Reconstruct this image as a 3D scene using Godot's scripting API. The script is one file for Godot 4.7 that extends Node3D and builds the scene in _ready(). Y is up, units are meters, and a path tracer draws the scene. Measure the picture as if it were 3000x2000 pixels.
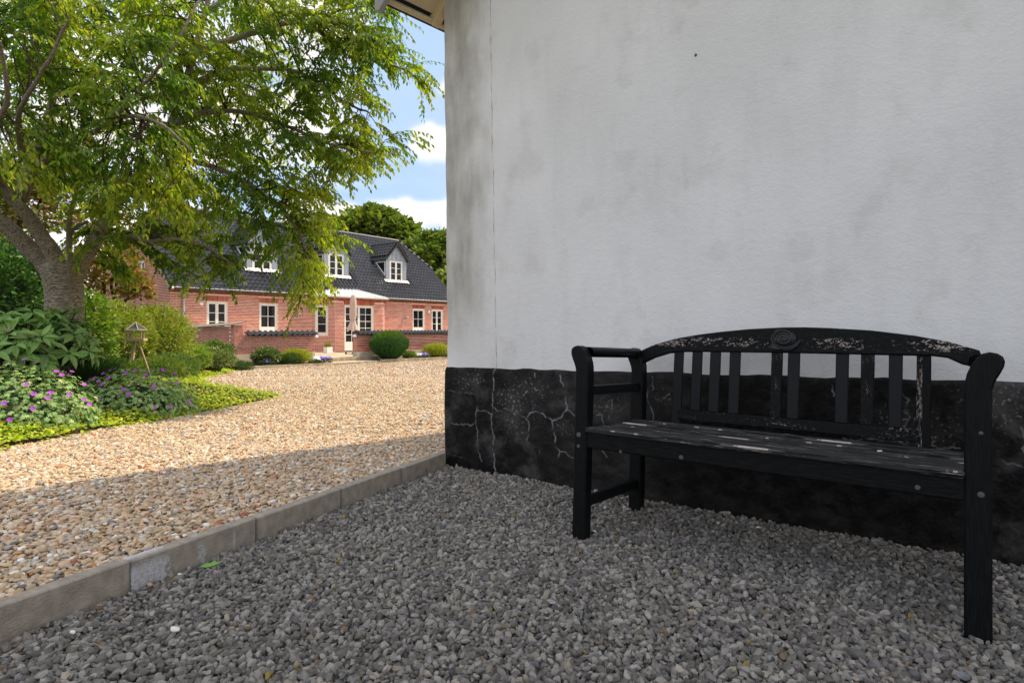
extends Node3D
# World: x right, y up, the camera looks along -z from (0, EYE, 0). Depths below are metres in front of the camera.

const F := 1750.0      # focal length in pixels of a 3000 x 2000 picture
const EYE := 0.80
const HOR := 964.0     # the horizon's row in such a picture

var rng := RandomNumberGenerator.new()
var noise := FastNoiseLite.new()
var names := {}
var M := {}


func v3(x: float, y: float, depth: float) -> Vector3:
	return Vector3(x, y, -depth)


func at(px: float, py: float, depth: float) -> Vector3:
	return Vector3((px - 1500.0) / F * depth, EYE - (py - HOR) / F * depth, -depth)


func rnd(a: float, b: float) -> float:
	return rng.randf_range(a, b)


func lin(r: float, g: float, b: float) -> Color:
	return Color(r, g, b).linear_to_srgb()


# ------------------------------------------------------------------ naming
func numbered(called: String) -> String:
	var n: int = names.get(called, 0)
	names[called] = n + 1
	return called if n == 0 else "%s_%03d" % [called, n]


func tag(o: Node, label: String, category := "", group := "", kind := "") -> void:
	if label: o.set_meta("label", label)
	if category: o.set_meta("category", category)
	if group: o.set_meta("group", group)
	if kind: o.set_meta("kind", kind)


func thing(called: String, label: String, category: String, pos := Vector3.ZERO, turn := 0.0, group := "") -> Node3D:
	var o := Node3D.new()
	o.name = numbered(called)
	add_child(o)
	o.position = pos
	o.rotation.y = turn
	tag(o, label, category, group)
	return o


func part(called: String, mesh: Mesh, mat: Material, parent: Node, xf := Transform3D.IDENTITY, label := "") -> MeshInstance3D:
	var o := MeshInstance3D.new()
	o.name = called
	o.mesh = mesh
	o.material_override = mat
	o.transform = xf
	parent.add_child(o, true)
	if label: o.set_meta("label", label)
	return o


func single(called: String, mesh: Mesh, mat: Material, label: String, category: String, xf := Transform3D.IDENTITY, group := "") -> MeshInstance3D:
	var o := MeshInstance3D.new()
	o.name = numbered(called)
	o.mesh = mesh
	o.material_override = mat
	o.transform = xf
	add_child(o)
	tag(o, label, category, group)
	return o


func multi(called: String, mesh: Mesh, mat: Material, parent: Node, xfs: Array, cols: Array) -> MultiMeshInstance3D:
	var mm := MultiMesh.new()
	mm.transform_format = MultiMesh.TRANSFORM_3D
	mm.use_colors = cols.size() > 0
	mm.mesh = mesh
	mm.instance_count = xfs.size()
	for i in xfs.size():
		mm.set_instance_transform(i, xfs[i])
		if cols.size() > 0:
			mm.set_instance_color(i, cols[i])
	var o := MultiMeshInstance3D.new()
	o.name = called
	o.multimesh = mm
	o.material_override = mat
	o.set_meta("kind", "stuff")
	parent.add_child(o, true)
	return o


# ------------------------------------------------------------------ mesh builder
class MB:
	var v := PackedVector3Array()
	var n := PackedVector3Array()
	var t := PackedVector2Array()
	var c := PackedColorArray()
	var colored := false
	var tint := Color.WHITE

	func put(p: Vector3, nn: Vector3, uv: Vector2) -> void:
		v.push_back(p)
		n.push_back(nn)
		t.push_back(uv)
		if colored:
			c.push_back(tint)

	# corners counter-clockwise as seen from outside
	func tri(a: Vector3, b: Vector3, d: Vector3, ua := Vector2.ZERO, ub := Vector2.ZERO, ud := Vector2.ZERO) -> void:
		var nn := (b - a).cross(d - a).normalized()
		put(a, nn, ua)
		put(d, nn, ud)
		put(b, nn, ub)

	func quad(a: Vector3, b: Vector3, d: Vector3, e: Vector3, ua := Vector2(0, 1), ub := Vector2(1, 1), ud := Vector2(1, 0), ue := Vector2(0, 0)) -> void:
		tri(a, b, d, ua, ub, ud)
		tri(a, d, e, ua, ud, ue)

	func stri(a: Vector3, b: Vector3, d: Vector3, na: Vector3, nb: Vector3, nd: Vector3, ua := Vector2.ZERO, ub := Vector2.ZERO, ud := Vector2.ZERO) -> void:
		put(a, na, ua)
		put(d, nd, ud)
		put(b, nb, ub)

	# chamfered box; xf places its centre. u runs along the longest side.
	func box(xf: Transform3D, size: Vector3, bevel := 0.0) -> void:
		var h := size * 0.5
		var e := minf(bevel, minf(h.x, minf(h.y, h.z)) * 0.9)
		var ax := [Vector3.RIGHT, Vector3.UP, Vector3.BACK]
		var long_axis := 0
		if size.y > size.x and size.y >= size.z: long_axis = 1
		elif size.z > size.x and size.z > size.y: long_axis = 2
		for k in 3:
			for s: float in [-1.0, 1.0]:
				var nrm: Vector3 = ax[k] * s
				var i := (k + 1) % 3
				var j := (k + 2) % 3
				var cen: Vector3 = nrm * h[k]
				var di: Vector3 = ax[i] * (h[i] - e)
				var dj: Vector3 = ax[j] * (h[j] - e)
				if s < 0.0:
					var tmp := di
					di = dj
					dj = tmp
				_bq(xf, cen - di - dj, cen + di - dj, cen + di + dj, cen - di + dj, h, long_axis)
		if e > 0.0:
			for k in 3:
				var i := (k + 1) % 3
				var j := (k + 2) % 3
				for si: float in [-1.0, 1.0]:
					for sj: float in [-1.0, 1.0]:
						var along: Vector3 = ax[k] * (h[k] - e)
						var p: Vector3 = ax[i] * si * h[i] + ax[j] * sj * (h[j] - e)
						var q: Vector3 = ax[i] * si * (h[i] - e) + ax[j] * sj * h[j]
						if si * sj > 0.0:
							_bq(xf, p - along, q - along, q + along, p + along, h, long_axis, true)
						else:
							_bq(xf, q - along, p - along, p + along, q + along, h, long_axis, true)
			for sx: float in [-1.0, 1.0]:
				for sy: float in [-1.0, 1.0]:
					for sz: float in [-1.0, 1.0]:
						var a := Vector3(sx * h.x, sy * (h.y - e), sz * (h.z - e))
						var b := Vector3(sx * (h.x - e), sy * h.y, sz * (h.z - e))
						var d := Vector3(sx * (h.x - e), sy * (h.y - e), sz * h.z)
						if sx * sy * sz > 0.0:
							tri(xf * a, xf * b, xf * d)
						else:
							tri(xf * a, xf * d, xf * b)

	func _buv(p: Vector3, h: Vector3, l: int) -> Vector2:
		var u := (p[l] / h[l] + 1.0) * 0.5
		var i := (l + 1) % 3
		var j := (l + 2) % 3
		return Vector2(u, clampf(0.5 + (p[i] + p[j]) / (2.0 * (h[i] + h[j])), 0.0, 1.0))

	func _bq(xf: Transform3D, a: Vector3, b: Vector3, d: Vector3, e: Vector3, h: Vector3, l: int, flip := false) -> void:
		var m := (a + b + d + e) * 0.25
		var nn := (b - a).cross(d - a)
		if flip and nn.dot(m) < 0.0:
			quad(xf * a, xf * e, xf * d, xf * b, _buv(a, h, l), _buv(e, h, l), _buv(d, h, l), _buv(b, h, l))
		else:
			quad(xf * a, xf * b, xf * d, xf * e, _buv(a, h, l), _buv(b, h, l), _buv(d, h, l), _buv(e, h, l))

	# grid of points, rows x cols, smooth; order so that (row+1) x (col+1) turns outward: cols run counter-clockwise seen from outside going up
	func grid(pts: PackedVector3Array, rows: int, cols: int, wrap := false, us := 1.0, vs := 1.0, flip := false) -> void:
		var nr := PackedVector3Array()
		nr.resize(pts.size())
		var last := cols if wrap else cols - 1
		for r in rows - 1:
			for k in last:
				var a := r * cols + k
				var b := r * cols + (k + 1) % cols
				var d := (r + 1) * cols + (k + 1) % cols
				var e := (r + 1) * cols + k
				var nn := (pts[d] - pts[a]).cross(pts[e] - pts[b])
				if flip: nn = -nn
				nr[a] += nn
				nr[b] += nn
				nr[d] += nn
				nr[e] += nn
		for i in nr.size():
			nr[i] = nr[i].normalized()
		for r in rows - 1:
			for k in last:
				var a := r * cols + k
				var b := r * cols + (k + 1) % cols
				var d := (r + 1) * cols + (k + 1) % cols
				var e := (r + 1) * cols + k
				var u0 := us * k / last
				var u1 := us * (k + 1) / last
				var w0 := vs * r / (rows - 1)
				var w1 := vs * (r + 1) / (rows - 1)
				if flip:
					stri(pts[a], pts[d], pts[b], nr[a], nr[d], nr[b], Vector2(u0, w0), Vector2(u1, w1), Vector2(u1, w0))
					stri(pts[a], pts[e], pts[d], nr[a], nr[e], nr[d], Vector2(u0, w0), Vector2(u0, w1), Vector2(u1, w1))
				else:
					stri(pts[a], pts[b], pts[d], nr[a], nr[b], nr[d], Vector2(u0, w0), Vector2(u1, w0), Vector2(u1, w1))
					stri(pts[a], pts[d], pts[e], nr[a], nr[d], nr[e], Vector2(u0, w0), Vector2(u1, w1), Vector2(u0, w1))

	func tube(path: PackedVector3Array, radii: PackedFloat32Array, sides := 8, caps := true, vs := 1.0, lump := 0.0) -> void:
		var pts := PackedVector3Array()
		var ref := Vector3.UP
		var d0 := (path[1] - path[0]).normalized()
		if absf(d0.dot(ref)) > 0.9: ref = Vector3.RIGHT
		var side := d0.cross(ref).normalized()
		var rows := path.size()
		for i in rows:
			var dir := (path[mini(i + 1, rows - 1)] - path[maxi(i - 1, 0)]).normalized()
			side = (side - dir * side.dot(dir)).normalized()
			var fwd := dir.cross(side)
			for k in sides:
				var a := TAU * k / sides
				var rr := radii[i] * (1.0 + lump * (sin(a * 3.0 + i * 0.7) * 0.6 + sin(a * 2.0 - i * 1.3) * 0.4))
				pts.push_back(path[i] + (side * cos(a) + fwd * sin(a)) * rr)
		grid(pts, rows, sides, true, 1.0, vs)
		if caps:
			for k in sides:
				var k2 := (k + 1) % sides
				tri(path[0], pts[k2], pts[k])
				var o := (rows - 1) * sides
				tri(path[rows - 1], pts[o + k], pts[o + k2])

	# lathe round y; profile (radius, height) from bottom to top
	func lathe(xf: Transform3D, prof: PackedVector2Array, sides := 16) -> void:
		var pts := PackedVector3Array()
		for p in prof:
			for k in sides:
				var a := -TAU * k / sides
				pts.push_back(xf * Vector3(p.x * cos(a), p.y, p.x * sin(a)))
		grid(pts, prof.size(), sides, true)

	# a flat outline (counter-clockwise, x right, y up) given thickness along z from z0 to z1 (z1 > z0), edges chamfered by e
	func prism(xf: Transform3D, poly: PackedVector2Array, z0: float, z1: float, e := 0.0) -> void:
		var p := poly
		if Geometry2D.is_polygon_clockwise(p):
			p = p.duplicate()
			p.reverse()
		var m := p.size()
		var inset := PackedVector2Array()
		for i in m:
			var d0 := (p[i] - p[(i + m - 1) % m]).normalized()
			var d1 := (p[(i + 1) % m] - p[i]).normalized()
			var n0 := Vector2(-d0.y, d0.x)
			var n1 := Vector2(-d1.y, d1.x)
			var b := (n0 + n1).normalized()
			inset.push_back(p[i] + b * e / maxf(0.4, b.dot(n0)))
		var lo := p[0]
		var hi := p[0]
		for q in p:
			lo = Vector2(minf(lo.x, q.x), minf(lo.y, q.y))
			hi = Vector2(maxf(hi.x, q.x), maxf(hi.y, q.y))
		var sz := hi - lo
		var idx := Geometry2D.triangulate_polygon(inset)
		for i in range(0, idx.size(), 3):
			var a := inset[idx[i]]
			var b := inset[idx[i + 1]]
			var d := inset[idx[i + 2]]
			if (b - a).cross(d - a) < 0.0:
				var tmp := b
				b = d
				d = tmp
			var ua := (a - lo) / sz
			var ub := (b - lo) / sz
			var ud := (d - lo) / sz
			tri(xf * Vector3(a.x, a.y, z1), xf * Vector3(b.x, b.y, z1), xf * Vector3(d.x, d.y, z1), ua, ub, ud)
			tri(xf * Vector3(a.x, a.y, z0), xf * Vector3(d.x, d.y, z0), xf * Vector3(b.x, b.y, z0), ua, ud, ub)
		for i in m:
			var j := (i + 1) % m
			var ui := (p[i] - lo) / sz
			var uj := (p[j] - lo) / sz
			quad(xf * Vector3(p[i].x, p[i].y, z0 + e), xf * Vector3(p[j].x, p[j].y, z0 + e), xf * Vector3(p[j].x, p[j].y, z1 - e), xf * Vector3(p[i].x, p[i].y, z1 - e), ui, uj, uj, ui)
			if e > 0.0:
				quad(xf * Vector3(p[i].x, p[i].y, z1 - e), xf * Vector3(p[j].x, p[j].y, z1 - e), xf * Vector3(inset[j].x, inset[j].y, z1), xf * Vector3(inset[i].x, inset[i].y, z1), ui, uj, uj, ui)
				quad(xf * Vector3(p[j].x, p[j].y, z0 + e), xf * Vector3(p[i].x, p[i].y, z0 + e), xf * Vector3(inset[i].x, inset[i].y, z0), xf * Vector3(inset[j].x, inset[j].y, z0), uj, ui, ui, uj)

	func done() -> ArrayMesh:
		var a := []
		a.resize(Mesh.ARRAY_MAX)
		a[Mesh.ARRAY_VERTEX] = v
		a[Mesh.ARRAY_NORMAL] = n
		a[Mesh.ARRAY_TEX_UV] = t
		if colored:
			a[Mesh.ARRAY_COLOR] = c
		var m := ArrayMesh.new()
		m.add_surface_from_arrays(Mesh.PRIMITIVE_TRIANGLES, a)
		return m


func box_mesh(size: Vector3, bevel := 0.0) -> ArrayMesh:
	var b := MB.new()
	b.box(Transform3D.IDENTITY, size, bevel)
	return b.done()


func mv(x: float, y: float, z: float) -> Transform3D:
	return Transform3D(Basis.IDENTITY, Vector3(x, y, z))


# ------------------------------------------------------------------ materials
func mat(name_: String, r: float, g: float, b: float, rough := 0.8, spec := 0.5) -> StandardMaterial3D:
	var m := StandardMaterial3D.new()
	m.resource_name = name_
	m.albedo_color = lin(r, g, b)
	m.roughness = rough
	m.metallic_specular = spec
	M[name_] = m
	return m


func tinted(name_: String, rough := 0.8, spec := 0.5) -> StandardMaterial3D:
	var m := mat(name_, 1, 1, 1, rough, spec)
	m.vertex_color_use_as_albedo = true
	return m


func noise_map(size: int, freq: float, octaves: int, seed_: int, type := FastNoiseLite.TYPE_SIMPLEX_SMOOTH) -> ImageTexture:
	var f := FastNoiseLite.new()
	f.noise_type = type
	f.frequency = freq
	f.fractal_octaves = octaves
	f.seed = seed_
	var im := f.get_seamless_image(size, size)
	return ImageTexture.create_from_image(im)


func relief(m: StandardMaterial3D, tex: Texture2D, scale_cm: float, uv := 1.0) -> void:
	m.heightmap_enabled = true
	m.heightmap_texture = tex
	m.heightmap_scale = scale_cm
	m.uv1_triplanar = true
	m.uv1_scale = Vector3.ONE * uv


func leafy(name_: String, rough := 0.45, glow := Color(0.9, 1.0, 0.45)) -> StandardMaterial3D:
	var m := tinted(name_, rough, 0.4)
	m.backlight_enabled = true
	m.backlight = glow
	return m


func _ready() -> void:
	rng.seed = 7
	noise.seed = 3
	noise.frequency = 1.0
	noise.fractal_octaves = 3
	# ---- camera
	var cam := Camera3D.new()
	cam.name = "camera"
	cam.projection = Camera3D.PROJECTION_FRUSTUM
	cam.keep_aspect = Camera3D.KEEP_HEIGHT
	cam.near = 0.05
	cam.far = 900.0
	cam.size = 2.0 * 0.05 * (1998.0 / 2.0) / F
	cam.frustum_offset = Vector2(0, -(1000.0 - HOR) / F * 0.05)
	cam.position = Vector3(0, EYE, 0)
	add_child(cam)
	cam.current = true
	# ---- sky
	var env := Environment.new()
	env.background_mode = Environment.BG_SKY
	var sky := Sky.new()
	var pan := PanoramaSkyMaterial.new()
	pan.panorama = sky_picture()
	pan.energy_multiplier = SKY_ENERGY
	sky.sky_material = pan
	env.sky = sky
	env.tonemap_mode = Environment.TONE_MAPPER_LINEAR
	env.tonemap_exposure = EXPOSURE
	env.sdfgi_enabled = true
	env.ssao_enabled = true
	env.ssil_enabled = true
	var we := WorldEnvironment.new()
	we.name = "surroundings"
	we.environment = env
	add_child(we)
	# ---- sun
	var sun := DirectionalLight3D.new()
	sun.name = "sun"
	sun.light_energy = SUN_ENERGY
	sun.light_color = Color(1.0, 0.93, 0.80)
	sun.light_angular_distance = 0.9
	sun.shadow_enabled = true
	add_child(sun)
	var az := deg_to_rad(SUN_AZ)
	var el := deg_to_rad(SUN_EL)
	var to_sun := Vector3(cos(az) * cos(el), sin(el), -sin(az) * cos(el))
	sun.look_at_from_position(Vector3.ZERO, -to_sun, Vector3.UP)

	materials()
	ground_and_drive()
	white_building()
	kerb()
	brick_house()
	garden_walls()
	terrace()
	background_trees()
	bench()
	cherry_tree()
	garden()
	house_front_plants()
	gravel()
	small_things()


const SUN_AZ := 30.0     # degrees from +x (the picture's right) towards the distance
const SUN_EL := 52.0
const SUN_ENERGY := 1.35
const SKY_ENERGY := 1.15
const EXPOSURE := 1.22


# ------------------------------------------------------------------ sky: air and clouds by direction
func sky_picture() -> ImageTexture:
	var w := 1024
	var h := 512
	var big := FastNoiseLite.new()
	big.seed = 21
	big.frequency = 1.0
	big.fractal_octaves = 6
	big.fractal_gain = 0.52
	var im := Image.create(w, h, false, Image.FORMAT_RGBF)
	# cumulus (bearing from the view axis in degrees to the right, height, half width, half height)
	var heaps := [
		[-7.0, 16.6, 3.4, 2.3], [-11.0, 10.0, 7.0, 2.3], [-17.0, 9.6, 5.0, 2.2], [-3.0, 9.5, 5.0, 2.2], [-5.6, 21.6, 1.6, 1.2], [-26.0, 17.0, 10.0, 5.0], [-36.0, 14.0, 9.0, 5.0], [-20.0, 25.0, 7.0, 4.0],
		[-44.0, 22.0, 8.0, 4.0], [20.0, 16.0, 12.0, 5.0], [44.0, 20.0, 14.0, 6.0], [-70.0, 18.0, 14.0, 6.0], [-100.0, 22.0, 16.0, 7.0], [80.0, 17.0, 14.0, 6.0], [120.0, 20.0, 16.0, 7.0], [160.0, 18.0, 18.0, 6.0], [-140.0, 19.0, 15.0, 6.0],
	]
	for y in h:
		var el := (0.5 - (y + 0.5) / h) * 180.0
		for x in w:
			var az := fposmod((x + 0.5) / w * 360.0 + 180.0, 360.0) - 180.0
			var d := Vector3(sin(deg_to_rad(az)) * cos(deg_to_rad(el)), sin(deg_to_rad(el)), -cos(deg_to_rad(az)) * cos(deg_to_rad(el)))
			var e := clampf(el / 90.0, 0.0, 1.0)
			var air := Color(0.46, 0.61, 0.83).lerp(Color(0.18, 0.34, 0.70), pow(e, 0.6))
			# high soft cloud in sheets on a plane overhead
			var up := maxf(d.y, 0.06)
			var q := Vector3(d.x / up, 3.0, d.z / up)
			var s := big.get_noise_3d(q.x * 0.55, q.y, q.z * 0.55)
			var cover := smoothstep(-0.30, 0.22, s) * 0.95
			cover *= 1.0 - 0.93 * smoothstep(11.0, 6.0, absf(az + 7.5)) * smoothstep(46.0, 30.0, el)
			var lit := 1.06 + 0.25 * big.get_noise_3d(q.x * 1.3 + 9.0, 7.0, q.z * 1.3)
			for k in heaps:
				var dx: float = fposmod(az - k[0] + 180.0, 360.0) - 180.0
				if absf(dx) > k[2] * 1.6:
					continue
				var dy: float = el - k[1]
				if absf(dy) > k[3] * 2.0:
					continue
				var wob := big.get_noise_3d(d.x * 14.0, d.y * 18.0, d.z * 14.0) * 0.62
				var r := sqrt(dx * dx / (k[2] * k[2]) + dy * dy / (k[3] * k[3] * (1.0 if dy > 0.0 else 0.5)))
				var a := smoothstep(0.0, 0.32 if dy > 0.0 else 0.75, 1.0 + wob - r)
				if a > 0.0:
					cover = maxf(cover * (1.0 - a), a)
					lit = lerpf(lit, clampf(0.76 + 0.10 * dy / k[3] + 0.30 * wob, 0.55, 0.92), a)
			var low := 1.0 - smoothstep(2.0, 9.0, el)
			cover = lerpf(cover, 0.8, low * 0.7)
			var white := Color(1.05, 0.985, 0.93) * lit
			var c := air.lerp(white, cover)
			if el < 0.0:
				c = Color(0.30, 0.29, 0.24)
			im.set_pixel(x, y, c)
	return ImageTexture.create_from_image(im)


func materials() -> void:
	M.fine = noise_map(256, 0.06, 4, 11)
	M.rough_noise = noise_map(256, 0.12, 5, 12)
	mat("black_paint", 0.0065, 0.0075, 0.0085, 0.48, 0.3)
	relief(M.black_paint, M.fine, 0.03, 9.0)
	mat("white_frame", 0.78, 0.77, 0.73, 0.45)
	mat("zinc", 0.30, 0.33, 0.37, 0.42, 0.6)
	M.zinc.metallic = 0.35
	mat("lead_white", 0.80, 0.80, 0.78, 0.5)
	mat("gutter_zinc", 0.52, 0.54, 0.56, 0.38)
	M.gutter_zinc.metallic = 0.4
	mat("mortar", 0.86, 0.68, 0.58, 0.95, 0.2)
	tinted("brick", 0.9, 0.25)
	relief(M.brick, M.rough_noise, 0.25, 5.0)
	tinted("tile", 0.24, 0.5)
	mat("tile_under", 0.02, 0.021, 0.025, 0.7)
	mat("plinth_concrete", 0.46, 0.42, 0.35, 0.9, 0.3)
	relief(M.plinth_concrete, M.rough_noise, 0.3, 1.5)
	mat("dark_room", 0.03, 0.028, 0.025, 0.9)
	var g := mat("pane_glass", 0.02, 0.022, 0.024, 0.03, 0.3)
	g.transparency = BaseMaterial3D.TRANSPARENCY_ALPHA
	g.albedo_color.a = 0.6
	mat("curtain", 0.55, 0.54, 0.52, 0.9)
	mat("soil", 0.045, 0.032, 0.02, 0.95, 0.2)
	relief(M.soil, M.rough_noise, 2.0, 1.2)
	mat("lawn", 0.06, 0.10, 0.025, 0.95, 0.2)
	mat("timber", 0.34, 0.27, 0.18, 0.8)
	mat("timber_cream", 0.62, 0.50, 0.31, 0.75)
	relief(M.timber_cream, M.fine, 0.12, 3.0)
	mat("timber_grey", 0.30, 0.29, 0.27, 0.8)
	relief(M.timber_grey, M.fine, 0.15, 4.0)
	mat("bark_plain", 0.055, 0.04, 0.028, 0.9, 0.2)
	mat("white_glaze", 0.8, 0.8, 0.78, 0.3)
	tinted("stone_dark", 0.75, 0.35)
	M.stone_dark.albedo_texture = speckle(0.42, 1.0)
	M.stone_dark.uv1_triplanar = true
	M.stone_dark.uv1_scale = Vector3.ONE * 0.45
	M.stone_dark.heightmap_enabled = true
	M.stone_dark.heightmap_texture = M.rough_noise
	M.stone_dark.heightmap_scale = 0.08
	tinted("pebble", 0.6, 0.4)
	tinted("paver", 0.9, 0.25)
	relief(M.paver, M.rough_noise, 0.25, 3.0)
	leafy("leaf", 0.42, Color(1.15, 1.18, 0.62))
	leafy("leaf_bush", 0.5, Color(0.75, 0.85, 0.40))
	leafy("leaf_gloss", 0.45, Color(0.6, 0.7, 0.3))
	M.leaf_bush.metallic_specular = 0.25
	leafy("petal", 0.6, Color(0.6, 0.5, 0.7))


# a grey mottle for stone, as a colour multiplier
func speckle(low: float, high: float) -> ImageTexture:
	var im := Image.create(256, 256, false, Image.FORMAT_RGB8)
	var f := FastNoiseLite.new()
	f.seed = 91
	f.frequency = 0.09
	f.fractal_octaves = 4
	f.fractal_gain = 0.7
	var src := f.get_seamless_image(256, 256)
	for y in 256:
		for x in 256:
			var v := lerpf(low, high, smoothstep(0.25, 0.75, src.get_pixel(x, y).r))
			im.set_pixel(x, y, Color(v, v, v).linear_to_srgb())
	return ImageTexture.create_from_image(im)


# ------------------------------------------------------------------ the lie of the land
const KERB_A := Vector2(-1.310, 1.528)    # (x, depth)
const KERB_DIR := Vector2(0.4285, 0.9035)
const CORNER := Vector2(-0.382, 3.518)    # the white building's corner at the ground
const WALL_DIR := Vector2(0.818, -0.575)
const SIDE_DIR := Vector2(0.690, 0.724)


func drive_height(x: float, z: float) -> float:
	var y := 0.072
	if z > 3.0:
		y -= 0.0345 * (minf(z, 19.2) - 3.0)
	if z > 19.2:
		y -= 0.008 * (z - 19.2)
	return y + 0.012 * smoothstep(2.0, 5.0, z) * noise.get_noise_2d(x * 0.5, z * 0.5)


func drive_right(z: float) -> float:
	if z < 3.44:
		return KERB_A.x + KERB_DIR.x / KERB_DIR.y * (z - KERB_A.y) - 0.057
	return CORNER.x + SIDE_DIR.x / SIDE_DIR.y * (z - CORNER.y) + 0.01


# the planted bed lies to the picture's side x < bed_edge
func bed_edge(z: float) -> float:
	var zs := [-5.0, 2.0, 3.76, 5.48, 7.6, 8.2, 8.6, 9.2, 10.1, 12.6, 15.4, 19.0, 21.0, 40.0]
	var xs := [-3.6, -3.3, -3.2, -3.12, -3.0, -3.15, -3.7, -4.5, -5.2, -6.5, -7.4, -8.75, -9.6, -14.0]
	for i in zs.size() - 1:
		if z < zs[i + 1]:
			return lerpf(xs[i], xs[i + 1], clampf((z - zs[i]) / (zs[i + 1] - zs[i]), 0, 1)) + 0.05 * noise.get_noise_2d(z * 2.2, 5.0)
	return -14.0


func bed_height(x: float, z: float) -> float:
	var d := bed_edge(z) - x
	if d < 0.0:
		return drive_height(x, z) - 0.06 - minf(0.2, -d)
	return drive_height(x, z) + 0.02 + 0.16 * smoothstep(0.0, 1.4, d) + 0.02 * noise.get_noise_2d(x * 1.5, z * 1.5)


func cell_texture(size: int, freq: float, ramp: Array, seed_: int) -> ImageTexture:
	var f := FastNoiseLite.new()
	f.noise_type = FastNoiseLite.TYPE_CELLULAR
	f.cellular_return_type = FastNoiseLite.RETURN_CELL_VALUE
	f.frequency = freq
	f.fractal_type = FastNoiseLite.FRACTAL_NONE
	f.seed = seed_
	var g := FastNoiseLite.new()
	g.noise_type = FastNoiseLite.TYPE_CELLULAR
	g.cellular_return_type = FastNoiseLite.RETURN_DISTANCE2_SUB
	g.frequency = freq
	g.fractal_type = FastNoiseLite.FRACTAL_NONE
	g.seed = seed_
	var im := Image.create(size, size, false, Image.FORMAT_RGB8)
	for y in size:
		for x in size:
			var v := f.get_noise_2d(x, y) * 0.5 + 0.5
			var e := smoothstep(-1.0, -0.75, g.get_noise_2d(x, y))
			var c: Color = ramp[int(v * 0.999 * ramp.size())]
			im.set_pixel(x, y, Color(c.r * (0.45 + 0.55 * e), c.g * (0.45 + 0.55 * e), c.b * (0.45 + 0.55 * e)))
	return ImageTexture.create_from_image(im)


func pebble_color() -> Color:
	var k := rng.randf()
	var c: Color
	if k < 0.50: c = Color(0.54, 0.395, 0.25)
	elif k < 0.64: c = Color(0.64, 0.53, 0.40)
	elif k < 0.76: c = Color(0.38, 0.26, 0.155)
	elif k < 0.83: c = Color(0.40, 0.37, 0.34)
	elif k < 0.90: c = Color(0.72, 0.68, 0.60)
	elif k < 0.945: c = Color(0.20, 0.185, 0.18)
	elif k < 0.985: c = Color(0.52, 0.26, 0.11)
	else: c = Color(0.42, 0.12, 0.06)
	var s := rnd(0.78, 1.16)
	return Color(c.r * s, c.g * s * rnd(0.97, 1.03), c.b * s * rnd(0.92, 1.05))


func ground_and_drive() -> void:
	# far ground
	var b := MB.new()
	b.quad(Vector3(-400, -0.9, 60), Vector3(400, -0.9, 60), Vector3(400, -0.9, -600), Vector3(-400, -0.9, -600))
	var g := single("ground", b.done(), M.lawn, "", "")
	g.set_meta("kind", "structure")
	# drive
	var tans := [lin(0.50, 0.39, 0.28), lin(0.58, 0.47, 0.35), lin(0.40, 0.29, 0.19), lin(0.62, 0.54, 0.44), lin(0.46, 0.35, 0.25), lin(0.36, 0.31, 0.26), lin(0.56, 0.43, 0.30)]
	var m := mat("drive_gravel", 1, 1, 1, 0.85, 0.3)
	m.albedo_texture = cell_texture(512, 0.11, tans, 5)
	m.uv1_triplanar = true
	m.uv1_world_triplanar = true
	m.uv1_scale = Vector3.ONE * 0.85
	m.heightmap_enabled = true
	m.heightmap_texture = M.rough_noise
	m.heightmap_scale = 1.0
	b = MB.new()
	var rows := 0
	var pts := PackedVector3Array()
	var cols := 40
	var z := -4.0
	while z < 60.0:
		var xr := drive_right(z)
		for k in cols:
			var x := lerpf(-16.0, xr, pow(float(k) / (cols - 1), 0.6))
			pts.push_back(v3(x, drive_height(x, z) - 0.012, z))
		rows += 1
		z += 0.2 if z < 4.0 else (0.4 if z < 12.0 else 1.2)
	b.grid(pts, rows, cols)
	var d := single("driveway", b.done(), m, "", "")
	d.set_meta("kind", "structure")
	# bed
	b = MB.new()
	pts = PackedVector3Array()
	rows = 0
	z = -2.0
	while z < 40.0:
		var xe := bed_edge(z)
		for k in 26:
			var x := lerpf(-17.0, xe + 0.25, pow(float(k) / 25.0, 0.55))
			pts.push_back(v3(x, bed_height(x, z), z))
		rows += 1
		z += 0.25 if z < 12.0 else 0.8
	b.grid(pts, rows, 26)
	var s := single("garden_bed_soil", b.done(), M.soil, "", "")
	s.set_meta("kind", "structure")
	# yard of dark chippings
	var greys := [lin(0.13, 0.125, 0.118), lin(0.17, 0.165, 0.155), lin(0.10, 0.097, 0.092), lin(0.15, 0.14, 0.128), lin(0.19, 0.185, 0.175)]
	var m2 := mat("yard_gravel", 1, 1, 1, 0.9, 0.3)
	m2.albedo_texture = cell_texture(512, 0.11, greys, 8)
	m2.uv1_triplanar = true
	m2.uv1_world_triplanar = true
	m2.uv1_scale = Vector3.ONE * 0.9
	m2.heightmap_enabled = true
	m2.heightmap_texture = M.rough_noise
	m2.heightmap_scale = 1.0
	b = MB.new()
	var p0 := KERB_A - KERB_DIR * 5.0
	var p1 := CORNER + Vector2(0.02, 0.03)
	var p2 := CORNER + WALL_DIR * 8.0
	var p3 := p2 - KERB_DIR * 8.0
	b.quad(v3(p0.x, -0.014, p0.y), v3(p3.x, -0.014, p3.y), v3(p2.x, -0.014, p2.y), v3(p1.x, -0.014, p1.y))
	var y := single("gravel_yard", b.done(), m2, "", "")
	y.set_meta("kind", "structure")


# ------------------------------------------------------------------ white building
func wall_point(t: float, y: float) -> Vector3:
	var p := CORNER + WALL_DIR * t
	return v3(p.x, y, p.y)


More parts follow.
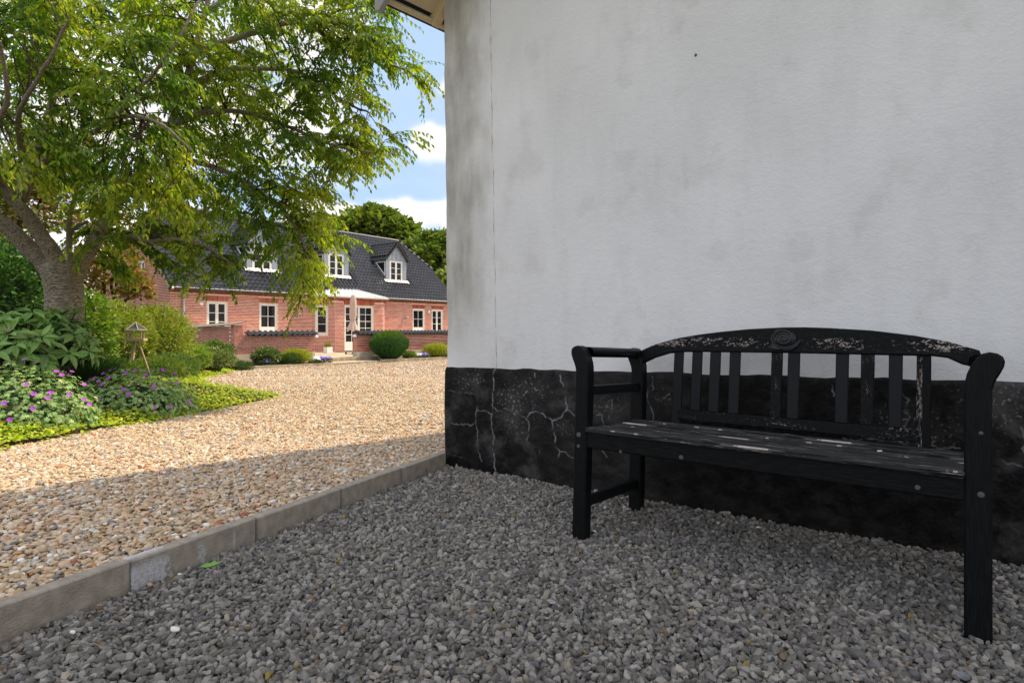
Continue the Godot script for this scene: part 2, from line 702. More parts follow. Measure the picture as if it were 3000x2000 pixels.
func wall_uv_of_pixel(px: float, py: float) -> Vector2:      # a pixel of the photograph -> (metres along the wall, height)
	var r := (px - 1500.0) / F
	var t := (CORNER.x - r * CORNER.y) / (r * WALL_DIR.y - WALL_DIR.x)
	var z := CORNER.y + WALL_DIR.y * t
	return Vector2(t, EYE - (py - HOR) / F * z)


func wall_images() -> void:
	var w := 1280
	var h := 1040           # 3.2 m x 2.6 m, heights 0.5 .. 3.1
	var a := FastNoiseLite.new()
	a.seed = 31
	a.frequency = 1.0
	a.fractal_octaves = 5
	a.fractal_gain = 0.55
	var im := Image.create(w, h, false, Image.FORMAT_RGB8)
	var bump := Image.create(w, h, false, Image.FORMAT_L8)
	var fine := FastNoiseLite.new()
	fine.seed = 5
	fine.frequency = 1.0
	fine.fractal_octaves = 4
	for j in h:
		var y := 3.1 - 2.6 * (j + 0.5) / h
		for i in w:
			var t := 3.2 * (i + 0.5) / w
			var base := Vector3(0.72, 0.715, 0.695)
			var big := a.get_noise_2d(t * 0.7, y * 0.6 + 40.0)
			var mid := a.get_noise_2d(t * 2.6 + 11.0, y * 1.5)
			var blot := smoothstep(0.12, 0.55, a.get_noise_2d(t * 3.1 + 50.0, y * 2.6 + 9.0)) * 0.08
			var smear := smoothstep(0.05, 0.5, a.get_noise_2d(t * 7.0 + 80.0, y * 1.6 + 3.0)) * 0.035
			var k := 1.0 + 0.08 * big + 0.05 * mid - blot - smear
			# rain-washed dirt down the edge by the corner
			var edge := (1.0 - smoothstep(0.14, 0.38, t + 0.10 * a.get_noise_2d(t * 4.0, y * 2.0 + 7.0))) * smoothstep(0.55, 1.0, y)
			edge *= 0.72 + 0.30 * a.get_noise_2d(t * 13.0 + 3.0, y * 2.4) + 0.45 * a.get_noise_2d(t * 4.0 + 30.0, y * 2.2)
			k *= 1.0 - 0.48 * clampf(edge, 0.0, 1.0)
			var warm := clampf(edge * 0.7 + blot * 1.0 + 0.2 * smoothstep(1.3, 2.4, y), 0.0, 1.0)
			var c := base * k
			c.z *= 1.0 - 0.17 * warm
			c.y *= 1.0 - 0.045 * warm
			# pores
			var f := fine.get_noise_2d(t * 95.0, y * 125.0)
			var pores := smoothstep(0.30, 0.52, f) * smoothstep(-0.1, 0.3, a.get_noise_2d(t * 1.2 + 70.0, y * 1.2))
			c *= 1.0 - 0.10 * pores
			# hairline joint
			var tc := 0.362 - 0.0135 * (y - 0.6) + 0.006 * fine.get_noise_2d(y * 7.0, 2.0)
			var gap := absf(t - tc)
			var open := clampf(0.45 + 1.0 * fine.get_noise_2d(y * 9.0, 44.0), 0.05, 1.0)
			c *= 1.0 - 0.65 * open * (1.0 - smoothstep(0.0012, 0.0032, gap))
			# a nail hole
			c *= 1.0 - 0.9 * (1.0 - smoothstep(0.004, 0.008, Vector2(t - 1.471, (y - 2.025) * 0.8).length()))
			var s := Color(clampf(c.x, 0, 1), clampf(c.y, 0, 1), clampf(c.z, 0, 1)).linear_to_srgb()
			im.set_pixel(i, j, s)
			var r := 0.5 + 0.30 * fine.get_noise_2d(t * 60.0, y * 85.0) + 0.35 * fine.get_noise_2d(t * 18.0 + 5.0, y * 24.0) - 0.2 * (1.0 - smoothstep(0.001, 0.004, gap)) * open
			bump.set_pixel(i, j, Color(r, r, r))
	var m := mat("plaster", 1, 1, 1, 0.92, 0.25)
	m.albedo_texture = ImageTexture.create_from_image(im)
	m.heightmap_enabled = true
	m.heightmap_texture = ImageTexture.create_from_image(bump)
	m.heightmap_scale = 0.16


func stroke(im: Image, h: int, w: int, line: Array, ox: float, oy: float, sc: float, width: float, level: float) -> void:
	# a crack given in pixels of an enlarged view, drawn where it runs on the plinth
	var pts := []
	for i in range(0, line.size(), 2):
		var q := wall_uv_of_pixel(ox + line[i] / sc, oy + line[i + 1] / sc)
		pts.push_back(Vector2((q.x + 0.3) / 3.0 * w, (0.66 - q.y) / 0.70 * h))
	for s in pts.size() - 1:
		var p: Vector2 = pts[s]
		var q: Vector2 = pts[s + 1]
		var n := int(p.distance_to(q)) + 1
		for k in n:
			var u := float(k) / n
			var c := p.lerp(q, u)
			c += Vector2(noise.get_noise_2d(c.x * 0.022, c.y * 0.022), noise.get_noise_2d(c.y * 0.022, c.x * 0.022 + 9.0)) * 8.0 + Vector2(noise.get_noise_2d(c.x * 0.13, c.y * 0.13), noise.get_noise_2d(c.y * 0.13, c.x * 0.13)) * 2.0
			var lv := level * clampf(0.7 + 1.3 * noise.get_noise_2d(c.x * 0.03, c.y * 0.03 + 20.0), 0.08, 1.2)
			for dy in range(-5, 6):
				for dx in range(-5, 6):
					var x := int(c.x) + dx
					var y := int(c.y) + dy
					if x < 0 or y < 0 or x >= w or y >= h:
						continue
					var g := lv * exp(-(dx * dx + dy * dy) / (width * width))
					if g < 0.02:
						continue
					var o := im.get_pixel(x, y)
					var f := minf(0.30, maxf(o.r, 0.016 + g * 0.28))
					if f > o.r:
						im.set_pixel(x, y, Color(f * 0.98, f, f * 1.06))


func plinth_images() -> void:
	var w := 1800
	var h := 420
	var im := Image.create(w, h, false, Image.FORMAT_RGBF)
	var bump := Image.create(w, h, false, Image.FORMAT_L8)
	var a := FastNoiseLite.new()
	a.seed = 77
	a.frequency = 1.0
	a.fractal_octaves = 5
	a.fractal_gain = 0.6
	var dust := []
	for e in [[330, 290, 0.10], [470, 250, 0.06], [950, 370, 0.13], [1130, 380, 0.09], [830, 470, 0.05], [1400, 790, 0.06], [880, 700, 0.14], [760, 450, 0.08]]:
		var q := wall_uv_of_pixel(1280 + e[0] / 3.733, 1040 + e[1] / 3.733)
		dust.push_back(Vector3(q.x, q.y, e[2]))
	for e in [[1955, 1165, 0.07], [1780, 1190, 0.08], [2960, 1180, 0.16], [2700, 1290, 0.12], [2640, 1230, 0.10]]:
		var q := wall_uv_of_pixel(e[0], e[1])
		dust.push_back(Vector3(q.x, q.y, e[2]))
	for j in h:
		var y := 0.66 - 0.70 * (j + 0.5) / h
		for i in w:
			var t := -0.3 + 3.0 * (i + 0.5) / w
			var v := 0.009 + 0.040 * (1.0 - 0.75 * smoothstep(0.8, 1.3, t) * (1.0 - smoothstep(2.3, 2.5, t))) * smoothstep(-0.05, 0.6, a.get_noise_2d(t * 3.4, y * 4.2 + 5.0)) + 0.014 * a.get_noise_2d(t * 11.0, y * 13.0) + 0.006 * a.get_noise_2d(t * 60.0, y * 60.0)
			v += 0.010 * smoothstep(0.3, 1.0, t) * (1.0 - smoothstep(1.1, 1.7, t))
			for q in dust:
				var d: float = Vector2(t - q.x, (y - q.y) * 1.4).length() / q.z
				if d < 1.6:
					var s := exp(-d * d * 1.6)
					v += s * (0.014 + 0.20 * smoothstep(0.22, 0.55, a.get_noise_2d(t * 42.0, y * 42.0)))
			v += 0.10 * smoothstep(0.58, 0.68, a.get_noise_2d(t * 70.0 + 9.0, y * 70.0)) * smoothstep(-0.2, 0.3, a.get_noise_2d(t * 2.0, y * 2.0 + 30.0))
			v = maxf(v, 0.006)
			var bv := clampf(0.5 + 0.5 * a.get_noise_2d(t * 9.0, y * 9.0 + 3.0) + 0.25 * a.get_noise_2d(t * 50.0, y * 50.0), 0.0, 1.0)
			bump.set_pixel(i, j, Color(bv, bv, bv))
			var rim := smoothstep(0.58, 0.625, y - 0.017 * t + 0.012 * a.get_noise_2d(t * 9.0, 3.0))
			var c := Color(v * 1.05, v, v * 0.95).lerp(Color(0.16, 0.145, 0.11), rim * 0.7)
			im.set_pixel(i, j, c)
	for l in [[640, 150, 635, 350, 628, 540, 620, 680, 632, 800, 640, 950, 635, 1030, 650, 1120, 655, 1260], [1360, 200, 1380, 290, 1412, 350, 1405, 410, 1432, 480, 1445, 580], [1000, 690, 1040, 640, 1090, 600, 1140, 615, 1200, 665, 1250, 690, 1285, 730],
			[1285, 730, 1350, 695, 1400, 640, 1450, 590, 1490, 600, 1525, 665], [1285, 730, 1290, 830, 1310, 920, 1320, 1000, 1365, 1035]]:
		stroke(im, h, w, l, 1280, 1040, 3.733, 1.9, 0.72)
	for l in [[460, 540, 460, 620, 452, 740, 465, 900, 480, 1060, 500, 1160], [460, 608, 560, 612, 620, 640], [115, 712, 220, 735, 310, 765, 445, 738], [640, 575, 700, 600, 800, 592, 880, 598, 940, 645, 1000, 690],
			[1000, 690, 1020, 740, 1008, 840, 1015, 920, 1050, 965], [1365, 1035, 1430, 1045, 1500, 1120], [1365, 1035, 1350, 1110, 1340, 1170], [1090, 180, 1088, 250]]:
		stroke(im, h, w, l, 1280, 1040, 3.733, 1.7, 0.52)
	for l in [[160, 392, 300, 405, 450, 425], [130, 1075, 200, 1100, 290, 1095], [1130, 1040, 1150, 1090], [1060, 480, 1080, 590]]:
		stroke(im, h, w, l, 1280, 1040, 3.733, 1.4, 0.3)
	for l in [[595, 410, 598, 490], [575, 470, 562, 560, 580, 620, 605, 690], [270, 670, 285, 735], [190, 665, 270, 668], [325, 560, 320, 640], [270, 890, 300, 930]]:
		stroke(im, h, w, l, 1650, 920, 2.24, 1.7, 0.5)
	for l in [[1120, 730, 1175, 830, 1150, 930, 1180, 1000, 1150, 1080], [2010, 1340, 2100, 1420, 2200, 1430, 2260, 1470], [580, 1190, 760, 1200, 900, 1195, 1080, 1215, 1240, 1230], [1400, 1245, 1520, 1275, 1660, 1275], [2270, 1090, 2275, 1300], [440, 670, 460, 770]]:
		stroke(im, h, w, l, 2300, 920, 3.267, 1.7, 0.55)
	var m := mat("plinth_black", 1, 1, 1, 0.6, 0.22)
	var out := Image.create(w, h, false, Image.FORMAT_RGB8)
	for j in h:
		for i in w:
			out.set_pixel(i, j, im.get_pixel(i, j).linear_to_srgb())
	m.albedo_texture = ImageTexture.create_from_image(out)
	m.heightmap_enabled = true
	m.heightmap_texture = ImageTexture.create_from_image(bump)
	m.heightmap_scale = 0.5


const EAVE := Vector2(-0.727, 3.375)      # the roof's lowest corner, nearest the picture's top edge
const EAVE_H := 2.644
const PITCH := 0.9
const SPAN := 8.6


func roof_at(p: float, q: float, lift := 0.0) -> Vector3:
	var g := EAVE + WALL_DIR * p + SIDE_DIR * q
	return v3(g.x, EAVE_H + lift + PITCH * minf(p, SPAN - p), g.y)


func white_building() -> void:
	wall_images()
	plinth_images()
	var o := thing("white_building", "white plastered building with a black cracked plinth behind the black bench", "building", wall_point(0, 0))
	var inv := o.transform.affine_inverse()
	var out_n := Vector2(-WALL_DIR.y, WALL_DIR.x)       # pointing behind the wall
	# --- plan of the wall: along the side wall to the corner, round it, along the front
	var plan := []      # [x, depth, u, nx, nz]
	var side_n := Vector2(-SIDE_DIR.y, SIDE_DIR.x)
	var front_n := -Vector2(0.575, 0.818)
	for s in [9.0, 5.0, 2.5, 1.2, 0.6, 0.3, 0.12, 0.04]:
		var p: Vector2 = CORNER + SIDE_DIR * s
		plan.push_back([p, -s, side_n])
	for k in 5:
		var f := (k + 1.0) / 6.0
		var nn := side_n.lerp(front_n, f).normalized()
		plan.push_back([CORNER + nn * 0.016 + (SIDE_DIR + WALL_DIR) * 0.012, 0.005 * k, nn])
	var t := 0.04
	while t < 3.3:
		plan.push_back([CORNER + WALL_DIR * t, t, front_n])
		t += 0.05
	for e in [3.6, 4.2, 5.0, 6.0, 7.0, 8.2]:
		plan.push_back([CORNER + WALL_DIR * e, e, front_n])
	var b := MB.new()
	var pts := PackedVector3Array()
	var rows := 34
	var uvs := PackedVector2Array()
	for r in rows:
		for e in plan:
			var p: Vector2 = e[0]
			var u: float = e[1]
			var rel := p - EAVE
			var top := minf(3.02, EAVE_H - 0.01 + PITCH * maxf(0.0, rel.dot(WALL_DIR)))
			var y := lerpf(0.40, top, float(r) / (rows - 1))
			var nn: Vector2 = e[2]
			var w := 0.006 * noise.get_noise_2d(u * 1.6, y * 1.6) + (0.006 * noise.get_noise_2d(y * 3.0, 9.0) if absf(u) < 0.06 else 0.0)
			var lean := WALL_DIR * -0.012 * (y - 0.6)
			var g := p + nn * w + lean * (1.0 - smoothstep(0.0, 1.0, absf(u)))
			pts.push_back(inv * v3(g.x, y, g.y))
			uvs.push_back(Vector2(u / 3.2, (3.1 - y) / 2.6))
	grid_uv(b, pts, uvs, rows, plan.size())
	part("wall", b.done(), M.plaster, o)
	# gable above, rear and far side (all outside the picture)
	b = MB.new()
	var flat := mat("plaster_plain", 0.68, 0.675, 0.655, 0.92, 0.25)
	var ca := 0.27
	var a0 := wall_point(0.02, 2.80)
	var a1 := wall_point(8.2, 2.80)
	var ap := wall_point(4.03, EAVE_H + PITCH * SPAN * 0.5 - 0.03)
	var back := Vector3(out_n.x, 0, -out_n.y) * 0.0
	b.tri(inv * (a0 + Vector3(0.004, 0, -0.005)), inv * (a1 + Vector3(0.004, 0, -0.005)), inv * (ap + Vector3(0.004, 0, -0.005)))
	var far := Vector3(SIDE_DIR.x, 0, -SIDE_DIR.y) * 9.0
	b.quad(inv * wall_point(8.2, 0), inv * (wall_point(8.2, 0) + far), inv * (wall_point(8.2, 2.8) + far), inv * wall_point(8.2, 2.8))
	b.quad(inv * (wall_point(8.2, 0) + far), inv * (wall_point(0, 0) + far), inv * (wall_point(0, 2.8) + far), inv * (wall_point(8.2, 2.8) + far))
	b.tri(inv * (a1 + far), inv * (a0 + far), inv * (ap + far))
	part("gable", b.done(), flat, o)
	# --- plinth
	b = MB.new()
	pts = PackedVector3Array()
	uvs = PackedVector2Array()
	var prof := [[0.014, -0.12], [0.014, -0.02], [0.015, 0.10], [0.017, 0.22], [0.018, 0.33], [0.017, 0.44], [0.016, 0.53], [0.014, 0.560], [0.008, 0.573], [-0.004, 0.580]]
	for e in prof:
		for q in plan:
			var p: Vector2 = q[0]
			var u: float = q[1]
			var nn: Vector2 = q[2]
			var rise := 0.017 * maxf(u, 0.0) * smoothstep(0.3, 0.55, e[1])
			var y: float = e[1] + rise
			if e[1] > 0.5:
				y += 0.007 * noise.get_noise_2d(u * 5.0, 2.0) + 0.004 * noise.get_noise_2d(u * 21.0, 4.0)
			var w: float = e[0] + 0.0035 * noise.get_noise_2d(u * 4.0 + 3.0, y * 5.0)
			if e[0] < 0.0:
				w = e[0]
			var g := p + nn * w
			pts.push_back(inv * v3(g.x, y, g.y))
			uvs.push_back(Vector2((u + 0.3) / 3.0, (0.66 - y) / 0.70))
	grid_uv(b, pts, uvs, prof.size(), plan.size())
	part("plinth", b.done(), M.plinth_black, o)
	# --- roof
	b = MB.new()
	for half in 2:
		var q0 := 0.0
		var q1 := 9.4
		var pa := -0.03 if half == 0 else SPAN * 0.5
		var pb := SPAN * 0.5 if half == 0 else SPAN + 0.03
		var c00 := roof_at(pa, q0, 0.075)
		var c10 := roof_at(pb, q0, 0.075)
		var c11 := roof_at(pb, q1, 0.075)
		var c01 := roof_at(pa, q1, 0.075)
		var dn := Vector3(0, -0.04, 0)
		b.quad(inv * c00, inv * c10, inv * c11, inv * c01)
		b.quad(inv * (c01 + dn), inv * (c11 + dn), inv * (c10 + dn), inv * (c00 + dn))
		b.quad(inv * (c00 + dn), inv * (c10 + dn), inv * c10, inv * c00)
		b.quad(inv * (c11 + dn), inv * (c01 + dn), inv * c01, inv * c11)
		if half == 0:
			b.quad(inv * (c01 + dn), inv * (c00 + dn), inv * c00, inv * c01)
		else:
			b.quad(inv * (c10 + dn), inv * (c11 + dn), inv * c11, inv * c10)
	part("roof", b.done(), M.tile_under, o)
	# --- under the eaves: an edge board, boards laid along, rafters across
	var bx := Vector3(SIDE_DIR.x, 0, -SIDE_DIR.y)
	var up_slope := (roof_at(1, 0) - roof_at(0, 0)).normalized()
	var slope_n := up_slope.cross(bx).normalized()
	if slope_n.y < 0.0: slope_n = -slope_n
	var frame := Basis(bx, slope_n, bx.cross(slope_n))
	part("eave_board", box_mesh(Vector3(9.2, 0.05, 0.028), 0.004), M.timber_cream, o, inv * Transform3D(frame, roof_at(0.008, 4.62, 0.012)))
	var plank := box_mesh(Vector3(9.2, 0.016, 0.104), 0.003)
	for k in 6:
		part("soffit_board", plank, M.timber_cream, o, inv * Transform3D(frame, roof_at(0.075 + 0.105 * k, 4.62, 0.016 + 0.005 * (k % 2))))
	var raf := box_mesh(Vector3(0.055, 0.07, 0.85), 0.003)
	for k in 7:
		part("rafter", raf, M.timber_cream if k != 1 else M.timber_grey, o, inv * Transform3D(frame, roof_at(0.33, 0.30 + 0.34 * k, -0.012)))
	var barge := MB.new()
	var face := Basis(Vector3(WALL_DIR.x, 0, -WALL_DIR.y), Vector3.UP, Vector3(-0.575, 0, 0.818))
	barge.prism(Transform3D.IDENTITY, PackedVector2Array([Vector2(-0.012, -0.060), Vector2(0.02, -0.075), Vector2(SPAN * 0.5, SPAN * 0.5 * PITCH - 0.10), Vector2(SPAN * 0.5, SPAN * 0.5 * PITCH + 0.09), Vector2(-0.012, 0.085)]), -0.012, 0.022, 0.003)
	part("barge_board", barge.done(), M.timber_grey, o, inv * Transform3D(face, roof_at(0, -0.03)))


func grid_uv(b: MB, pts: PackedVector3Array, uvs: PackedVector2Array, rows: int, cols: int) -> void:
	var nr := PackedVector3Array()
	nr.resize(pts.size())
	for r in rows - 1:
		for k in cols - 1:
			var i := r * cols + k
			var nn := (pts[i + cols + 1] - pts[i]).cross(pts[i + cols] - pts[i + 1])
			for j in [i, i + 1, i + cols, i + cols + 1]:
				nr[j] += nn
	for i in nr.size():
		nr[i] = nr[i].normalized()
	for r in rows - 1:
		for k in cols - 1:
			var a := r * cols + k
			var d := a + cols + 1
			b.stri(pts[a], pts[a + 1], pts[d], nr[a], nr[a + 1], nr[d], uvs[a], uvs[a + 1], uvs[d])
			b.stri(pts[a], pts[d], pts[a + cols], nr[a], nr[d], nr[a + cols], uvs[a], uvs[d], uvs[a + cols])


# ------------------------------------------------------------------ kerb
func kerb() -> void:
	var o := thing("concrete_kerb", "low grey concrete kerb between the tan drive and the dark chippings", "kerb", v3(KERB_A.x, 0, KERB_A.y))
	var mats := []
	for k in 3:
		var im := Image.create(512, 128, false, Image.FORMAT_RGB8)
		for y in 128:
			for x in 512:
				var u := x / 512.0
				var n := noise.get_noise_2d(u * 9.0 + k * 20.0, y * 0.03)
				var n2 := noise.get_noise_2d(u * 60.0, y * 0.5 + k * 7.0)
				var c := Vector3(0.325, 0.285, 0.228) * (1.0 + 0.28 * n + 0.16 * n2)
				c *= 1.0 - 0.4 * smoothstep(0.025, 0.0, minf(u, 1.0 - u) - 0.008 * n2)
				if n2 > 0.55: c *= 0.6
				if k == 1:
					var n3 := noise.get_noise_2d(u * 22.0 + 5.0, y * 0.10)
					var f := smoothstep(0.03, -0.03, u - 0.25 - 0.07 * n3) * smoothstep(-0.4, 0.15, n2 + 0.4 * n3 + 0.45 - 1.1 * smoothstep(0.10, 0.2, u) * smoothstep(62.0, 40.0, y))
					f += 0.8 * smoothstep(0.035, 0.005, absf(u - 0.54 + 0.0008 * (y - 60)) - 0.03 * n3) * smoothstep(-0.5, 0.1, n2)
					f += 0.5 * smoothstep(0.02, 0.0, absf(u - 0.79))
					f += 0.55 * smoothstep(0.0, 0.4, n2) * smoothstep(0.45, 0.6, u) * smoothstep(0.85, 0.7, u) * smoothstep(75.0, 40.0, y)
					f *= smoothstep(126.0, 110.0, y + 10.0 * n3) * clampf(0.75 + 0.7 * n3 + 0.6 * n2, 0.1, 1.0)
					c = c.lerp(Vector3(0.54, 0.55, 0.58) * (1.0 + 0.2 * n2), clampf(f, 0, 0.92))
				im.set_pixel(x, y, Color(c.x, c.y, c.z).linear_to_srgb())
		var m := mat("kerb_concrete_%d" % k, 1, 1, 1, 0.9, 0.3)
		m.albedo_texture = ImageTexture.create_from_image(im)
		m.heightmap_enabled = true
		m.heightmap_texture = M.rough_noise
		m.heightmap_scale = 0.12
		mats.push_back(m)
	var ends := [-2.46, -1.99, -1.525, -1.06, -0.595, -0.131, 0.334, 0.806, 1.272, 1.727, 2.165]
	var face := Basis(Vector3(KERB_DIR.x, 0, -KERB_DIR.y), Vector3.UP, Vector3(KERB_DIR.y, 0, KERB_DIR.x))
	for k in ends.size() - 1:
		var mid: float = (ends[k] + ends[k + 1]) * 0.5
		var len_: float = ends[k + 1] - ends[k] - 0.0025
		var top: float = 0.0925 - 0.0058 * mid + rnd(-0.0015, 0.0015)
		var g := KERB_DIR * mid
		var xf := Transform3D(face.rotated(Vector3.UP, rnd(-0.003, 0.003)), v3(g.x, top - 0.10, g.y) + face.z * (-0.025 + rnd(-0.0015, 0.0015)))
		part("kerb_stone", box_mesh(Vector3(len_, 0.20, 0.05), 0.004), mats[1] if k == 6 else mats[0 if k % 2 == 0 else 2], o, xf, "kerb stone with a white bloom on its face" if k == 6 else "")


# ------------------------------------------------------------------ brick house; x runs along the front, z comes out of it
const HOUSE_ORIGIN := Vector2(-13.3, 25.0)
const HOUSE_X0 := -0.93
const HOUSE_X1 := 15.8
const EAVE_Y := 2.57
const RIDGE_Y := 6.50
const HIP_Y := 4.65


func house_frame() -> Transform3D:
	return Transform3D(Basis(Vector3(0.611, 0, -0.792), Vector3.UP, Vector3(0.792, 0, 0.611)), v3(HOUSE_ORIGIN.x, 0, HOUSE_ORIGIN.y))


func brick_color() -> Color:
	var k := rng.randf()
	var c := Color(0.41, 0.118, 0.078)
	if k < 0.25: c = Color(0.48, 0.165, 0.112)
	elif k < 0.42: c = Color(0.33, 0.09, 0.062)
	elif k < 0.52: c = Color(0.44, 0.19, 0.11)
	var s := rnd(0.88, 1.12)
	return Color(c.r * s, c.g * s, c.b * s)


# stretcher bond over a rectangle with holes; calls back with local centres: returns [[x, y, length]...]
func courses(x0: float, x1: float, y0: float, y1: float, holes: Array, pitch := 0.0667) -> Array:
	var out := []
	var row := 0
	var y := y0
	while y + pitch <= y1 + 0.002:
		var shift: float = [0.0, 0.12, 0.04, 0.16][row % 4]
		var x := x0 - shift
		while x < x1:
			var segs := [[maxf(x, x0) + 0.006, minf(x + 0.24, x1) - 0.006]]
			for h in holes:
				if y + pitch > h[1] + 0.01 and y < h[3] - 0.01:
					var cut := []
					for s in segs:
						if s[1] <= h[0] or s[0] >= h[2]:
							cut.push_back(s)
						else:
							if s[0] < h[0] - 0.03: cut.push_back([s[0], h[0] - 0.004])
							if s[1] > h[2] + 0.03: cut.push_back([h[2] + 0.004, s[1]])
					segs = cut
			for s in segs:
				if s[1] - s[0] > 0.025:
					out.push_back([(s[0] + s[1]) * 0.5, y + pitch * 0.5, s[1] - s[0]])
			x += 0.24
		y += pitch
		row += 1
	return out


# a wall sheet with openings and their reveals, in its own x-y plane
func sheet(b: MB, xf: Transform3D, x0: float, x1: float, y0: float, y1: float, holes: Array, deep := 0.12) -> void:
	var xs := [x0, x1]
	var ys := [y0, y1]
	for h in holes:
		xs.append_array([h[0], h[2]])
		ys.append_array([h[1], h[3]])
	xs.sort()
	ys.sort()
	for i in xs.size() - 1:
		for j in ys.size() - 1:
			if xs[i + 1] - xs[i] < 0.0001 or ys[j + 1] - ys[j] < 0.0001 or xs[i] < x0 or xs[i + 1] > x1 or ys[j] < y0 or ys[j + 1] > y1:
				continue
			var cx: float = (xs[i] + xs[i + 1]) * 0.5
			var cy: float = (ys[j] + ys[j + 1]) * 0.5
			var open := false
			for h in holes:
				if cx > h[0] and cx < h[2] and cy > h[1] and cy < h[3]:
					open = true
			if not open:
				b.quad(xf * Vector3(xs[i], ys[j], 0), xf * Vector3(xs[i + 1], ys[j], 0), xf * Vector3(xs[i + 1], ys[j + 1], 0), xf * Vector3(xs[i], ys[j + 1], 0))
	for h in holes:
		var a := Vector3(h[0], h[1], 0)
		var c := Vector3(h[2], h[1], 0)
		var d := Vector3(h[2], h[3], 0)
		var e := Vector3(h[0], h[3], 0)
		var k := Vector3(0, 0, -deep)
		b.quad(xf * a, xf * (a + k), xf * (e + k), xf * e)
		b.quad(xf * (c + k), xf * c, xf * d, xf * (d + k))
		b.quad(xf * e, xf * (e + k), xf * (d + k), xf * d)
		b.quad(xf * (a + k), xf * a, xf * c, xf * (c + k))


# a window or door: white frame, bars, panes. leaves: number of leaves; cols x rows of panes in each; panel: height of a solid foot
func window(o: Node, called: String, xf: Transform3D, w: float, h: float, leaves: int, cols: int, rows: int, panel := 0.0, glass: Material = null, label := "") -> Node3D:
	var b := MB.new()
	var f := 0.055
	b.box(xf * mv(f * 0.5, h * 0.5, 0), Vector3(f, h, 0.07), 0.004)
	b.box(xf * mv(w - f * 0.5, h * 0.5, 0), Vector3(f, h, 0.07), 0.004)
	b.box(xf * mv(w * 0.5, h - f * 0.5, -0.001), Vector3(w - 2.0 * f, f, 0.068), 0.004)
	b.box(xf * mv(w * 0.5, f * 0.5, -0.001), Vector3(w - 2.0 * f, f, 0.068), 0.004)
	var root := part(called, b.done(), M.white_frame, o, Transform3D.IDENTITY, label)
	var lw := (w - 2.0 * f) / leaves
	for l in leaves:
		var x0 := f + lw * l
		var s := 0.06
		b = MB.new()
		b.box(xf * mv(x0 + s * 0.5 + 0.003, h * 0.5, 0.012), Vector3(s, h - 2.0 * f - 0.008, 0.05), 0.004)
		b.box(xf * mv(x0 + lw - s * 0.5 - 0.003, h * 0.5, 0.012), Vector3(s, h - 2.0 * f - 0.008, 0.05), 0.004)
		var y0 := f + 0.004
		var y1 := h - f - 0.004
		b.box(xf * mv(x0 + lw * 0.5, y1 - s * 0.5, 0.011), Vector3(lw - 2.0 * s - 0.006, s, 0.048), 0.004)
		var foot := maxf(s, panel)
		b.box(xf * mv(x0 + lw * 0.5, y0 + foot * 0.5, 0.009), Vector3(lw - 2.0 * s - 0.006, foot, 0.044), 0.004)
		var gx0 := x0 + s + 0.003
		var gx1 := x0 + lw - s - 0.003
		var gy0 := y0 + foot
		var gy1 := y1 - s
		for c in range(1, cols):
			b.box(xf * mv(lerpf(gx0, gx1, float(c) / cols), (gy0 + gy1) * 0.5, 0.008), Vector3(0.026, gy1 - gy0, 0.034), 0.003)
		for r in range(1, rows):
			b.box(xf * mv((gx0 + gx1) * 0.5, lerpf(gy0, gy1, float(r) / rows), 0.007), Vector3(gx1 - gx0, 0.026, 0.032), 0.003)
		part("casement", b.done(), M.white_frame, root)
		for c in cols:
			for r in rows:
				var g := MB.new()
				var cw := (gx1 - gx0) / cols
				var rh := (gy1 - gy0) / rows
				g.box(xf * mv(gx0 + cw * (c + 0.5), gy0 + rh * (r + 0.5), 0.004), Vector3(cw - 0.01, rh - 0.01, 0.005))
				part("pane", g.done(), glass if glass else M.pane_glass, root)
	return root


func pantile(w: float, len_: float) -> ArrayMesh:
	# an S-shaped tile lying along +z (down the slope), x across, y away from the roof
	var b := MB.new()
	var n := 9
	for pass_ in 2:
		var pts := PackedVector3Array()
		for r in 2:
			for k in n:
				var u := float(k) / (n - 1)
				var y := 0.040 * sin(u * TAU * 0.98 + 2.4) + 0.04
				if u > 0.84: y += 0.01 * (u - 0.84) / 0.16
				var z := -len_ * 0.5 if r == 1 else len_ * 0.5
				pts.push_back(Vector3((u - 0.5) * w * 1.09, y + (0.026 if r == 0 else -0.010) - (0.024 if pass_ == 1 else 0.0), z))
		b.grid(pts, 2, n, false, 1.0, 1.0, pass_ == 1)
	# the lower edge
	for k in n - 1:
		var row := []
		for j in 2:
			var u := float(k + j) / (n - 1)
			var y := 0.040 * sin(u * TAU * 0.98 + 2.4) + 0.04 + 0.026
			if u > 0.84: y += 0.01 * (u - 0.84) / 0.16
			row.push_back(Vector3((u - 0.5) * w * 1.09, y, len_ * 0.5))
		var dn := Vector3(0, -0.03, 0)
		b.quad(row[0] + dn, row[1] + dn, row[1], row[0])
	return b.done()


func tile_color() -> Color:
	var s := rnd(0.75, 1.25)
	return Color(0.024 * s, 0.025 * s, 0.031 * s)


